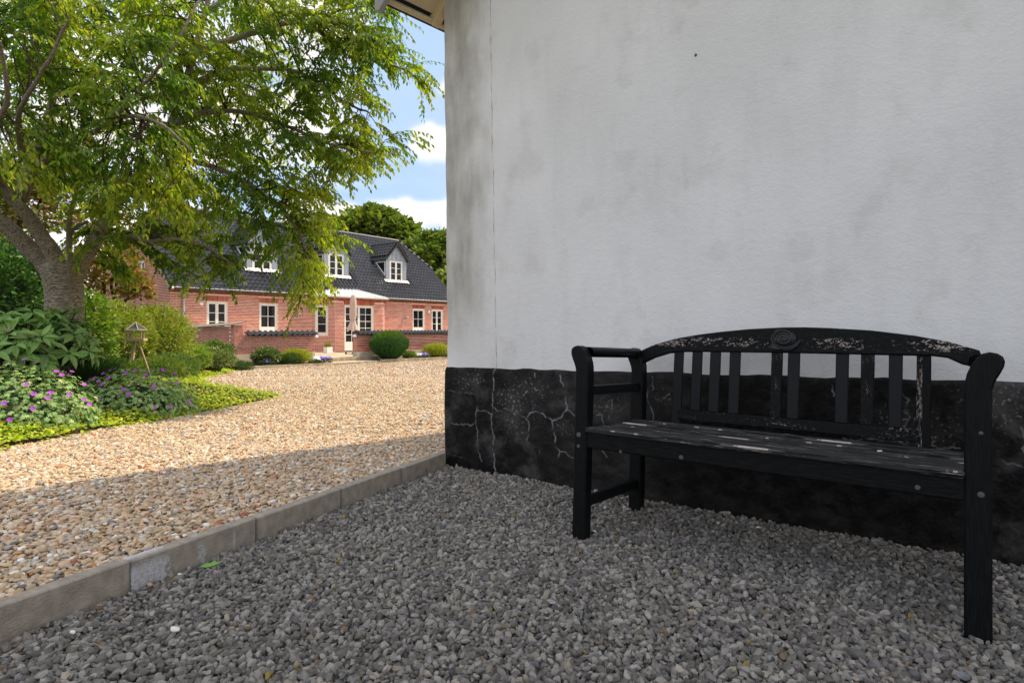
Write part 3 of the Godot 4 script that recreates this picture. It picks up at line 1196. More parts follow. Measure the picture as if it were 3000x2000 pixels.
func brick_house() -> void:
	var hf := house_frame()
	var o := thing("brick_house", "red brick house with a black tiled roof and three zinc dormers", "house")
	o.transform = hf
	var unit := box_mesh(Vector3.ONE, 0.03)
	var y0 := -0.33
	# openings in the front [x0, y0, x1, y1]
	var holes := [[0.52, 0.62, 1.43, 2.0], [2.885, -0.2, 3.80, 2.0], [5.6, -0.6, 10.23, 2.3], [12.31, -0.2, 13.30, 2.0], [13.86, 0.62, 14.83, 2.0]]
	var b := MB.new()
	sheet(b, Transform3D.IDENTITY, HOUSE_X0, HOUSE_X1, -0.9, EAVE_Y, holes)
	# left gable (seen), right gable and rear
	var gp := [Vector2(0, -0.9), Vector2(0, EAVE_Y), Vector2(-2.1, HIP_Y), Vector2(-5.9, HIP_Y), Vector2(-8, EAVE_Y), Vector2(-8, -0.9)]
	var gf := Transform3D(Basis(Vector3(0, 0, 1), Vector3.UP, Vector3(-1, 0, 0)), Vector3(HOUSE_X0, 0, 0))   # x = house z, facing away from the house
	var gh := [-3.35, 2.95, -2.52, 3.80]
	sheet(b, gf, -8.0, 0.0, -0.9, EAVE_Y, [])
	for i in 20:
		var ya := lerpf(EAVE_Y, HIP_Y, i / 20.0)
		var yb := lerpf(EAVE_Y, HIP_Y, (i + 1) / 20.0)
		var xa := lerpf(0.0, -2.1, i / 20.0)
		var xb := lerpf(0.0, -2.1, (i + 1) / 20.0)
		var cells := [[-8.0 - xa, -8.0 - xb, xa, xb]]
		if yb > gh[1] and ya < gh[3]:
			cells = [[-8.0 - xa, -8.0 - xb, gh[0], gh[0]], [gh[2], gh[2], xa, xb]]
		for c in cells:
			b.quad(gf * Vector3(c[0], ya, 0), gf * Vector3(c[2], ya, 0), gf * Vector3(c[3], yb, 0), gf * Vector3(c[1], yb, 0))
	var rf := Transform3D(Basis(Vector3(0, 0, -1), Vector3.UP, Vector3(1, 0, 0)), Vector3(HOUSE_X1, 0, 0))
	b.quad(rf * Vector3(0, -0.9, 0), rf * Vector3(8, -0.9, 0), rf * Vector3(8, EAVE_Y, 0), rf * Vector3(0, EAVE_Y, 0))
	b.quad(rf * Vector3(0, EAVE_Y, 0), rf * Vector3(8, EAVE_Y, 0), rf * Vector3(5.9, HIP_Y, 0), rf * Vector3(2.1, HIP_Y, 0))
	b.quad(Vector3(HOUSE_X1, -0.9, -8), Vector3(HOUSE_X0, -0.9, -8), Vector3(HOUSE_X0, EAVE_Y, -8), Vector3(HOUSE_X1, EAVE_Y, -8))
	part("wall", b.done(), M.mortar, o)
	part("floor", box_mesh(Vector3(16.6, 0.1, 8.6)), M.dark_room, o, mv(7.43, -0.42, -3.6))
	part("inner_wall", box_mesh(Vector3(16.4, 3.0, 0.1)), M.dark_room, o, mv(7.43, 1.2, -3.0))
	part("ceiling", box_mesh(Vector3(16.6, 0.1, 8.4)), M.dark_room, o, mv(7.43, EAVE_Y - 0.12, -3.9))
	# --- bricks of the front and the gable
	var arches := [[0.52, 1.43, 2.0], [2.885, 3.80, 2.0], [12.31, 13.30, 2.0], [13.86, 14.83, 2.0]]
	var blocked := holes.duplicate()
	for a in arches:
		blocked.push_back([a[0] - 0.05, a[2], a[1] + 0.05, a[2] + 0.235])
	var xfs := []
	var cols := []
	for c in courses(HOUSE_X0, HOUSE_X1, y0, EAVE_Y - 0.26, blocked):
		xfs.push_back(Transform3D(Basis.from_scale(Vector3(c[2], 0.046, 0.008)), Vector3(c[0], c[1], rnd(-0.001, 0.003))))
		cols.push_back(brick_color())
	for c in courses(-8.0, 0.0, y0, HIP_Y, [gh]):
		if c[1] > EAVE_Y:
			var lim: float = -(c[1] - EAVE_Y) / (HIP_Y - EAVE_Y) * 2.1 - 0.12
			if c[0] > lim or c[0] < -8.0 - lim:
				continue
		xfs.push_back(gf * Transform3D(Basis.from_scale(Vector3(c[2], 0.046, 0.008)), Vector3(c[0], c[1], rnd(-0.001, 0.003))))
		cols.push_back(brick_color())
	# soldier arches
	for a in arches:
		var n := int(round((a[1] - a[0] + 0.1) / 0.068))
		for i in n:
			var f := (i + 0.5) / n
			xfs.push_back(Transform3D(Basis(Vector3.BACK, (0.5 - f) * 0.22) * Basis.from_scale(Vector3(0.055, 0.225, 0.022)), Vector3(lerpf(a[0] - 0.05, a[1] + 0.05, f), a[2] + 0.12, 0.003)))
			cols.push_back(brick_color())
	# corbelled cornice: alternate headers stand out
	for r in 4:
		var x := HOUSE_X0
		while x < HOUSE_X1:
			if not (x > 5.5 and x < 10.3):
				var z := 0.012 + 0.022 * r + (0.02 if (int(x * 8.0) + r) % 2 == 0 else 0.0)
				xfs.push_back(Transform3D(Basis.from_scale(Vector3(0.112, 0.058, 0.06)), Vector3(x + 0.06 * (r % 2), EAVE_Y - 0.235 + 0.0667 * r, z)))
				cols.push_back(brick_color())
			x += 0.124
	# --- the bay
	var bay := [[Vector3(5.6, 0, 0), Vector3(6.4, 0, 0.8)], [Vector3(6.4, 0, 0.8), Vector3(9.43, 0, 0.8)], [Vector3(9.43, 0, 0.8), Vector3(10.23, 0, 0)]]
	var bb := MB.new()
	for i in 3:
		var p: Vector3 = bay[i][0]
		var q: Vector3 = bay[i][1]
		var len_ := p.distance_to(q)
		var dx := (q - p).normalized()
		var bf := Transform3D(Basis(dx, Vector3.UP, dx.cross(Vector3.UP)), p)
		var bh := []
		if i == 0: bh = [[0.17, 0.52, 0.79, 2.0]]
		elif i == 1: bh = [[0.556, -0.26, 2.41, 2.02]]
		else: bh = [[0.40, 0.4, 0.66, 1.9]]
		sheet(bb, bf, 0, len_, -0.9, EAVE_Y - 0.12, bh)
		var arch := [bh[0][0], bh[0][2], bh[0][3]]
		var bl := bh.duplicate()
		bl.push_back([arch[0] - 0.05, arch[2], arch[1] + 0.05, arch[2] + 0.235])
		for c in courses(0.0, len_, y0, EAVE_Y - 0.38, bl):
			xfs.push_back(bf * Transform3D(Basis.from_scale(Vector3(c[2], 0.046, 0.008)), Vector3(c[0], c[1], rnd(-0.001, 0.003))))
			cols.push_back(brick_color())
		var n := int(round((arch[1] - arch[0] + 0.1) / 0.068))
		for k in n:
			var f := (k + 0.5) / n
			xfs.push_back(bf * Transform3D(Basis.from_scale(Vector3(0.055, 0.225, 0.022)), Vector3(lerpf(arch[0] - 0.05, arch[1] + 0.05, f), arch[2] + 0.12, 0.003)))
			cols.push_back(brick_color())
		for r in 4:
			var x := 0.06
			while x < len_:
				var z := 0.012 + 0.022 * r + (0.02 if (int(x * 8.0) + r) % 2 == 0 else 0.0)
				xfs.push_back(bf * Transform3D(Basis.from_scale(Vector3(0.112, 0.058, 0.06)), Vector3(x, EAVE_Y - 0.335 + 0.0667 * r, z)))
				cols.push_back(brick_color())
				x += 0.124
		if i == 0: window(o, "window", bf * mv(0.17, 0.52, -0.09), 0.62, 1.48, 1, 1, 3)
		elif i == 1: window(o, "door", bf * mv(0.556, -0.26, -0.09), 1.854, 2.28, 2, 2, 5, 0.36, null, "white double garden door with ten panes in each leaf")
		else: window(o, "window", bf * mv(0.40, 0.4, -0.09), 0.26, 1.5, 1, 1, 3)
	part("bay_wall", bb.done(), M.mortar, o)
	multi("brickwork", unit, M.brick, o, xfs, cols)
	# concrete foot of the walls
	var foot := MB.new()
	foot.box(mv(2.33, -0.60, 0.005), Vector3(6.5, 0.54, 0.05), 0.003)
	foot.box(mv(13.0, -0.60, 0.005), Vector3(5.6, 0.54, 0.05), 0.003)
	foot.box(mv(7.915, -0.60, 0.80), Vector3(3.05, 0.54, 0.05), 0.003)
	foot.box(Transform3D(Basis(Vector3.UP, -PI / 4.0), Vector3(6.0, -0.60, 0.4)), Vector3(1.13, 0.54, 0.05), 0.003)
	foot.box(Transform3D(Basis(Vector3.UP, PI / 4.0), Vector3(9.83, -0.60, 0.4)), Vector3(1.13, 0.54, 0.05), 0.003)
	part("foot", foot.done(), M.plinth_concrete, o)
	# --- windows of the front and the gable
	window(o, "window", mv(0.52, 0.62, -0.085), 0.91, 1.38, 2, 1, 3)
	window(o, "door", mv(2.885, -0.2, -0.085), 0.915, 2.2, 1, 2, 2, 1.05, null, "white half-glazed door with four panes")
	window(o, "door", mv(12.31, -0.2, -0.085), 0.99, 2.2, 1, 2, 2, 1.05, null, "white half-glazed door with four panes")
	window(o, "window", mv(13.86, 0.62, -0.085), 0.97, 1.38, 2, 1, 3)
	window(o, "window", gf * mv(-3.35, 2.95, -0.06), 0.83, 0.85, 2, 1, 2)
	part("sill", box_mesh(Vector3(1.0, 0.05, 0.12), 0.005), M.plinth_concrete, o, gf * mv(-2.935, 2.92, 0.05))
	# --- roof: under-sheet, then tiles
	var slope := (RIDGE_Y - EAVE_Y) / 4.0
	var xa := HOUSE_X0 - 0.10
	var xb := HOUSE_X1 + 0.10
	var hip := 1.15
	var zh := -(HIP_Y - EAVE_Y) / slope
	var e0 := Vector3(xa, EAVE_Y - 0.10, 0.12)
	var e1 := Vector3(xb, EAVE_Y - 0.10, 0.12)
	var h0 := Vector3(xa, HIP_Y, zh)
	var h1 := Vector3(xb, HIP_Y, zh)
	var r0 := Vector3(HOUSE_X0 + hip, RIDGE_Y, -4)
	var r1 := Vector3(HOUSE_X1 - hip, RIDGE_Y, -4)
	var k0 := Vector3(xa, HIP_Y, -8 - zh)
	var k1 := Vector3(xb, HIP_Y, -8 - zh)
	var f0 := Vector3(xa, EAVE_Y - 0.10, -8.12)
	var f1 := Vector3(xb, EAVE_Y - 0.10, -8.12)
	b = MB.new()
	b.quad(e0, e1, h1, h0)
	b.quad(h0, h1, r1, r0)
	b.quad(f1, f0, k0, k1)
	b.quad(k1, k0, r0, r1)
	b.tri(k0, h0, r0)
	b.tri(h1, k1, r1)
	part("roof", b.done(), M.tile_under, o)
	var tw := 0.225
	var gauge := 0.27
	var tile := pantile(tw, gauge * 1.22)
	var dir := Vector3(0, -slope, 1).normalized()
	var nrm := Vector3(0, 1, slope).normalized()
	var tb := Basis(Vector3.RIGHT, nrm, dir)
	var lay := []
	var dist := 0.0
	var total := Vector2(4.12, RIDGE_Y - EAVE_Y + 0.1).length()
	var row := 0
	while dist < total - 0.1:
		var c := Vector3(0, EAVE_Y - 0.10, 0.12) - dir * (dist + gauge * 0.55) + nrm * 0.012
		var cut := 0.0
		if c.y > HIP_Y:
			cut = (c.y - HIP_Y) / (RIDGE_Y - HIP_Y) * (hip + 0.1)
		var x := xa + tw * 0.5
		while x < xb:
			if x > xa + cut and x < xb - cut:
				lay.push_back([Transform3D(tb.rotated(nrm, rnd(-0.012, 0.012)), Vector3(x, c.y + rnd(-0.002, 0.003), c.z)), absf(x - 9.2) + (0.0 if x > 4.0 else 6.0) + 0.3 * absf(dist - 2.0)])
			x += tw
		dist += gauge
		row += 1
	lay.sort_custom(func(p, q): return p[1] < q[1])
	xfs = []
	cols = []
	var tile_mats := []
	for k in 4:
		var m := mat("tile_tone_%d" % k, 0.017 + 0.005 * k, 0.018 + 0.005 * k, 0.023 + 0.005 * k, 0.24 + 0.05 * (k % 2), 0.55)
		tile_mats.push_back(m)
	for i in lay.size():
		if i < 290:
			part("roof_tile", tile, tile_mats[rng.randi() % 4], o, lay[i][0])
		else:
			xfs.push_back(lay[i][0])
			cols.push_back(tile_color())
	# hip ends
	for side in 2:
		var hn := Vector3(-(RIDGE_Y - HIP_Y), hip + 0.1, 0).normalized() if side == 0 else Vector3(RIDGE_Y - HIP_Y, hip + 0.1, 0).normalized()
		var hd := (Vector3(xa, HIP_Y, -4) - r0).normalized() if side == 0 else (Vector3(xb, HIP_Y, -4) - r1).normalized()
		var hx := hn.cross(hd)
		var rr: Vector3 = r0 if side == 0 else r1
		for j in 8:
			var d := 0.14 + gauge * j
			var wide := (-zh - 4.0) * -1.0 * d / 2.2 * 1.0
			var s := -wide
			while s < wide:
				xfs.push_back(Transform3D(Basis(hx, hn, hd), rr + hd * d + hx * s + hn * 0.012))
				cols.push_back(tile_color())
				s += tw
	# --- dormers
	var doors := [3.57, 7.74, 11.9]
	for i in 3:
		dormer(o, doors[i], tile, xfs, cols, slope)
	multi("roof_tiling", tile, M.tile, o, xfs, cols)
	# ridge and hip caps
	b = MB.new()
	for seg in [[r0 + Vector3(-0.05, 0.05, 0), r1 + Vector3(0.05, 0.05, 0)], [r0 + Vector3(0, 0.05, 0), h0 + Vector3(0, 0.06, 0)], [r1 + Vector3(0, 0.05, 0), h1 + Vector3(0, 0.06, 0)]]:
		var p: Vector3 = seg[0]
		var q: Vector3 = seg[1]
		var n := int(p.distance_to(q) / 0.33)
		for k in n:
			var u := p.lerp(q, float(k) / n)
			var w := p.lerp(q, (k + 1.12) / n)
			b.tube(PackedVector3Array([u, w]), PackedFloat32Array([0.105, 0.12]), 10)
	part("ridge_cap", b.done(), mat("ridge_tile", 0.05, 0.053, 0.06, 0.5), o)
	# verge boards, gutter, downpipe
	b = MB.new()
	for v in [[e0, h0], [e1, h1]]:
		b.tube(PackedVector3Array([v[0] + Vector3(0, 0.02, 0), v[1] + Vector3(0, 0.02, 0)]), PackedFloat32Array([0.06, 0.06]), 4)
	part("verge_board", b.done(), M.timber, o)
	b = MB.new()
	var gy := EAVE_Y - 0.10
	b.tube(PackedVector3Array([Vector3(xa, gy, 0.17), Vector3(5.45, gy, 0.17), Vector3(6.33, gy - 0.06, 1.0), Vector3(9.5, gy - 0.06, 1.0), Vector3(10.38, gy, 0.17), Vector3(xb, gy, 0.17)]), PackedFloat32Array([0.06, 0.06, 0.06, 0.06, 0.06, 0.06]), 8)
	part("gutter", b.done(), M.gutter_zinc, o)
	b = MB.new()
	b.tube(PackedVector3Array([Vector3(-0.45, gy, 0.17), Vector3(-0.45, gy - 0.12, 0.16), Vector3(-0.45, gy - 0.28, 0.07), Vector3(-0.45, -0.5, 0.07)]), PackedFloat32Array([0.045, 0.045, 0.045, 0.045]), 10)
	part("downpipe", b.done(), M.gutter_zinc, o)
	# bay roof of pale standing-seam metal
	b = MB.new()
	var top := gy + 0.42
	var zt := 0.12 - 0.52 / slope
	var ra := Vector3(5.2, gy + 0.03, 0.14)
	var rb := Vector3(6.33, gy - 0.02, 1.05)
	var rc := Vector3(9.5, gy - 0.02, 1.05)
	var rd := Vector3(10.6, gy + 0.03, 0.14)
	var re := Vector3(8.6, top + 0.05, zt + 0.05)
	var rg := Vector3(7.1, top + 0.05, zt + 0.05)
	b.quad(rb, rc, re, rg)
	b.tri(ra, rb, rg)
	b.tri(rc, rd, re)
	for k in 7:
		var f := (k + 0.5) / 7.0
		var p := rb.lerp(rc, f)
		var q := rg.lerp(re, f)
		b.tube(PackedVector3Array([p + Vector3(0, 0.012, 0), q + Vector3(0, 0.012, 0)]), PackedFloat32Array([0.014, 0.014]), 4)
	part("bay_roof", b.done(), mat("bay_zinc", 0.62, 0.64, 0.66, 0.35), o)
	# fittings on the wall
	b = MB.new()
	b.lathe(Transform3D(Basis(Vector3.RIGHT, PI / 2.0), Vector3(0.28, 1.87, 0.012)), PackedVector2Array([Vector2(0.085, 0), Vector2(0.085, 0.02), Vector2(0.06, 0.035), Vector2(0.0, 0.036)]), 18)
	part("wall_vent", b.done(), M.white_frame, o)
	part("meter_box", box_mesh(Vector3(0.14, 0.19, 0.07), 0.008), M.white_frame, o, mv(13.58, 1.84, 0.045))
	var steel := mat("steel", 0.55, 0.55, 0.55, 0.3)
	steel.metallic = 0.8
	for p in [Vector3(4.76, 1.40, 0), Vector3(11.68, 1.36, 0)]:
		b = MB.new()
		b.lathe(Transform3D(Basis(Vector3.RIGHT, PI / 2.0), p + Vector3(-0.09, -0.06, 0.012)), PackedVector2Array([Vector2(0.07, 0), Vector2(0.07, 0.03), Vector2(0.0, 0.035)]), 14)
		b.tube(PackedVector3Array([p + Vector3(-0.09, -0.06, 0.03), p + Vector3(0.0, -0.06, 0.14), p + Vector3(0.03, 0.0, 0.16), p + Vector3(0.03, 0.14, 0.16)]), PackedFloat32Array([0.018, 0.018, 0.03, 0.03]), 8)
		b.lathe(mv(p.x + 0.03, p.y + 0.12, 0.16), PackedVector2Array([Vector2(0.13, 0.0), Vector2(0.135, 0.012), Vector2(0.05, 0.04), Vector2(0.0, 0.045)]), 16)
		part("wall_lamp", b.done(), steel, o)
	# a yellow bin that shows through the garden door
	var bin := MB.new()
	bin.lathe(Transform3D.IDENTITY, PackedVector2Array([Vector2(0.15, 0), Vector2(0.19, 0.5), Vector2(0.2, 0.62), Vector2(0.21, 0.63), Vector2(0.21, 0.7), Vector2(0.0, 0.72)]), 18)
	single("waste_bin", bin.done(), mat("bin_yellow", 0.62, 0.50, 0.06, 0.5), "yellow bin seen through the lower panes of the garden door", "bin", hf * mv(7.35, -0.37, 0.5))


func dormer(o: Node3D, cx: float, tile: ArrayMesh, xfs: Array, cols: Array, slope: float) -> void:
	var zf := -0.95                 # front face
	var yb := EAVE_Y + slope * 0.95 - 0.03
	var hw := 0.78
	var ye := yb + 1.45
	var ya := yb + 2.30
	var b := MB.new()
	var win := [-0.50, 0.10, 0.50, 1.33]
	var f := mv(cx, yb, zf)
	sheet(b, f, -hw, hw, 0.0, ye - yb, [win], 0.08)
	b.tri(f * Vector3(-hw, ye - yb, 0), f * Vector3(hw, ye - yb, 0), f * Vector3(0, ya - yb, 0))
	# cheeks with a three-cornered light
	for s: float in [-1.0, 1.0]:
		var x := cx + s * hw
		var a := Vector3(x, yb, zf)
		var t := Vector3(x, ye, zf)
		var r := Vector3(x, ye, -(ye - EAVE_Y) / slope - 0.05)
		var ia := a.lerp(t, 0.30) + Vector3(0, 0, -0.09)
		var it := t + Vector3(0, -0.24, -0.09)
		var ir := Vector3(x, it.y, -(it.y - EAVE_Y) / slope + 0.34)
		var tris := [[a, t, it, ia], [t, r, ir, it], [r, a, ia, ir]]
		for q in tris:
			if s < 0.0: b.quad(q[3], q[2], q[1], q[0])
			else: b.quad(q[0], q[1], q[2], q[3])
		var w := MB.new()
		for e in [[ia, it], [it, ir], [ir, ia]]:
			w.tube(PackedVector3Array([e[0], e[1]]), PackedFloat32Array([0.032, 0.032]), 4)
		var fr := part("side_light", w.done(), M.white_frame, o)
		var g := MB.new()
		g.tri(ia, it, ir)
		part("pane", g.done(), M.pane_glass, fr)
	# standing seams
	for k in 5:
		var x := -0.62 + 0.31 * k
		var y_top := ye - yb + (ya - ye) * (1.0 - absf(x) / hw) - 0.03
		b.box(f * mv(x, (win[3] + 0.02 + y_top) * 0.5, 0.008), Vector3(0.014, y_top - win[3] - 0.02, 0.02))
	b.box(f * mv(0, win[3] + 0.015, 0.006), Vector3(hw * 2.0, 0.02, 0.014))
	part("dormer", b.done(), M.zinc, o)
	part("dormer_back", box_mesh(Vector3(1.5, 1.3, 0.02)), M.curtain, o, mv(cx, yb + 0.75, zf - 0.22))
	window(o, "window", f * mv(-0.5, 0.10, -0.05), 1.0, 1.23, 2, 1, 3)
	# lead apron dressed over the tiles
	var ap := MB.new()
	var pts := PackedVector3Array()
	for r in 2:
		for k in 33:
			var u := float(k) / 32.0
			var z := zf + (0.15 if r == 0 else -0.02)
			pts.push_back(Vector3(cx + lerpf(-hw - 0.12, hw + 0.12, u), EAVE_Y - slope * z + 0.165 + 0.012 * sin(u * TAU * 7.0) * (1.0 if r == 0 else 0.3), z))
	ap.grid(pts, 2, 33)
	part("apron", ap.done(), M.lead_white, o)
	# roof
	var zo := zf + 0.14
	var zr := -(ya - EAVE_Y) / slope - 0.05
	var hb := MB.new()
	for s: float in [-1.0, 1.0]:
		var lo := Vector3(cx + s * (hw + 0.14), ye - 0.12, zo)
		var hi := Vector3(cx, ya + 0.04, zo)
		var lob := Vector3(lo.x, lo.y, -(lo.y - EAVE_Y) / slope + 0.1)
		var hib := Vector3(cx, hi.y, zr)
		if s > 0.0: hb.quad(lo, lob, hib, hi)
		else: hb.quad(lob, lo, hi, hib)
		var down := (lo - hi).normalized()
		var len_ := lo.distance_to(hi)
		var nn := Vector3(s * (hi.y - lo.y), absf(lo.x - hi.x), 0).normalized()
		var ax := nn.cross(down)
		var rows := 4
		for r in rows:
			var d := 0.12 + 0.26 * r
			var p := hi + down * d
			var zend := -(p.y - EAVE_Y) / slope
			var z := zo - 0.1
			while z > zend:
				xfs.push_back(Transform3D(Basis(ax, nn, down), Vector3(p.x, p.y, z) + nn * 0.014))
				cols.push_back(tile_color())
				z -= 0.225
		# bargeboard and soffit edge
		hb.box(Transform3D(Basis(down, nn, down.cross(nn)), hi.lerp(lo, 0.5) + Vector3(0, -0.045, 0.0)), Vector3(len_, 0.09, 0.03), 0.003)
	part("dormer_roof", hb.done(), M.tile_under, o)
	var cap := MB.new()
	for k in 9:
		var z := zo - 0.32 * k
		if z - 0.3 > zr:
			cap.tube(PackedVector3Array([Vector3(cx, ya + 0.07, z), Vector3(cx, ya + 0.07, z - 0.35)]), PackedFloat32Array([0.10, 0.088]), 10)
	part("ridge_cap", cap.done(), M.tile_under, o)


# ------------------------------------------------------------------ low walls, terrace, what stands on it
func garden_walls() -> void:
	var hf := house_frame()
	var unit := box_mesh(Vector3(0.228, 0.047, 0.009), 0.002)
	var tile := pantile(0.213, 0.42)
	var mats := []
	for k in 5:
		var c: Array = [[0.36, 0.105, 0.07], [0.42, 0.135, 0.095], [0.29, 0.08, 0.055], [0.40, 0.125, 0.08], [0.33, 0.095, 0.062]][k]
		var m := mat("wall_brick_%d" % k, c[0], c[1], c[2], 0.9, 0.25)
		relief(m, M.rough_noise, 0.25, 5.0)
		mats.push_back(m)
	var tm := [mat("coping_a", 0.014, 0.015, 0.017, 0.35, 0.4), mat("coping_b", 0.02, 0.021, 0.024, 0.38, 0.4), mat("coping_c", 0.011, 0.012, 0.014, 0.32, 0.4)]
	for which in 2:
		var x0 := -1.35 if which == 0 else 3.75
		var x1 := 1.78 if which == 0 else 13.0
		var low := -0.07 if which == 0 else -0.13
		var o := thing("garden_wall", ["low brick garden wall with tile coping and a taller pier, by the corner shrubs", "long low brick garden wall with tile coping behind the round juniper"][which], "wall", Vector3.ZERO, 0.0, "low brick walls round the terrace")
		o.transform = hf * mv(x0, 0, 5.9)
		var len_ := x1 - x0
		var b := MB.new()
		b.box(mv(len_ * 0.5, (low + 0.60) * 0.5, -0.115), Vector3(len_ - 0.01, 0.60 - low, 0.22))
		if which == 0:
			b.box(mv(0.17, 0.77, -0.115), Vector3(0.33, 0.33, 0.22))
			b.box(mv(0.11, 0.40, -2.35), Vector3(0.215, 1.0, 4.2))
		part("mortar_core", b.done(), M.mortar, o)
		part("foot", box_mesh(Vector3(len_ + 0.02, 0.6, 0.26), 0.004), M.plinth_concrete, o, mv(len_ * 0.5, low - 0.30, -0.115))
		var n := 0
		var xfs := []
		var cols := []
		for c in courses(0.0, len_, low, 0.61, []):
			var xf := Transform3D(Basis.from_scale(Vector3(c[2] / 0.228, 1, 1)), Vector3(c[0], c[1], rnd(-0.001, 0.003)))
			if n < 290:
				part("brick", unit, mats[rng.randi() % 5], o, xf)
			else:
				xfs.push_back(xf)
				cols.push_back(brick_color())
			n += 1
		# end faces
		for e in 2:
			var ex := 0.0 if e == 0 else len_
			var y := low
			while y < (0.9 if which == 0 and e == 0 else 0.58):
				xfs.push_back(Transform3D(Basis(Vector3.UP, PI / 2.0) * Basis.from_scale(Vector3(0.95, 1, 1)), Vector3(ex, y + 0.033, -0.115)))
				cols.push_back(brick_color())
				y += 0.0667
		if which == 0:
			var y := 0.6
			while y < 0.9:
				for k in 2:
					xfs.push_back(Transform3D(Basis.from_scale(Vector3(0.66, 1, 1)), Vector3(0.085 + 0.165 * k, y + 0.033, 0.0)))
					cols.push_back(brick_color())
				y += 0.0667
			# the side run back towards the house, stepped down
			for r in 16:
				var yy := -0.07 + 0.0667 * r
				var z := -0.35 - 0.12 * (r % 2)
				while z > -4.3:
					if yy < 0.86 - 0.028 * (-z):
						xfs.push_back(Transform3D(Basis(Vector3.UP, PI / 2.0), Vector3(0.0, yy + 0.033, z)))
						cols.push_back(brick_color())
					z -= 0.24
			# corrugated cover on the side run
			var cg := MB.new()
			var pts := PackedVector3Array()
			for r in 2:
				for k in 121:
					var z := 0.12 - 4.5 * k / 120.0
					var yy := 0.955 - 0.030 * (-z) + 0.016 * sin(k * PI / 2.0)
					pts.push_back(Vector3(-0.14 + 0.52 * r, yy + (0.10 * r), z))
			cg.grid(pts, 2, 121, false, 1, 1, true)
			var dn := PackedVector3Array()
			for p in pts: dn.push_back(p + Vector3(0, -0.012, 0))
			cg.grid(dn, 2, 121)
			for k in 120:
				cg.quad(pts[k + 1], pts[k], dn[k], dn[k + 1])
			part("corrugated_cover", cg.done(), mat("fibre_sheet", 0.20, 0.18, 0.15, 0.85), o)
		multi("brickwork", unit, M.brick, o, xfs, cols)
		# coping
		var x := 0.42 if which == 0 else 0.02
		var tb := Basis(Vector3.RIGHT, Vector3(0, 0.93, 0.36).normalized(), Vector3(0, -0.36, 0.93).normalized())
		while x < len_ - 0.02:
			part("coping_tile", tile, tm[rng.randi() % 3], o, Transform3D(tb.rotated(Vector3.UP, rnd(-0.02, 0.02)), Vector3(x + 0.1, 0.622 + rnd(-0.003, 0.003), -0.05)))
			x += 0.213
		# half-globe gate lamp on the end by the steps
		var lamp := MB.new()
		lamp.lathe(Transform3D.IDENTITY, PackedVector2Array([Vector2(0.0, 0.0), Vector2(0.115, 0.0), Vector2(0.115, 0.02), Vector2(0.10, 0.07), Vector2(0.06, 0.108), Vector2(0.0, 0.12)]), 18)
		var lx := x1 + 0.07 if which == 0 else x0 - 0.04
		var l := single("gate_lamp", lamp.done(), mat("lamp_shell_%d" % which, 0.62, 0.64, 0.66, 0.25), ["pale half-globe lamp on the end of the shorter garden wall", "silver half-globe lamp on the end of the longer garden wall beside the juniper"][which], "lamp", hf * mv(lx, 0.47, 5.84), "half-globe lamps at the terrace steps")
		if which == 1: M.lamp_shell_1.metallic = 0.7


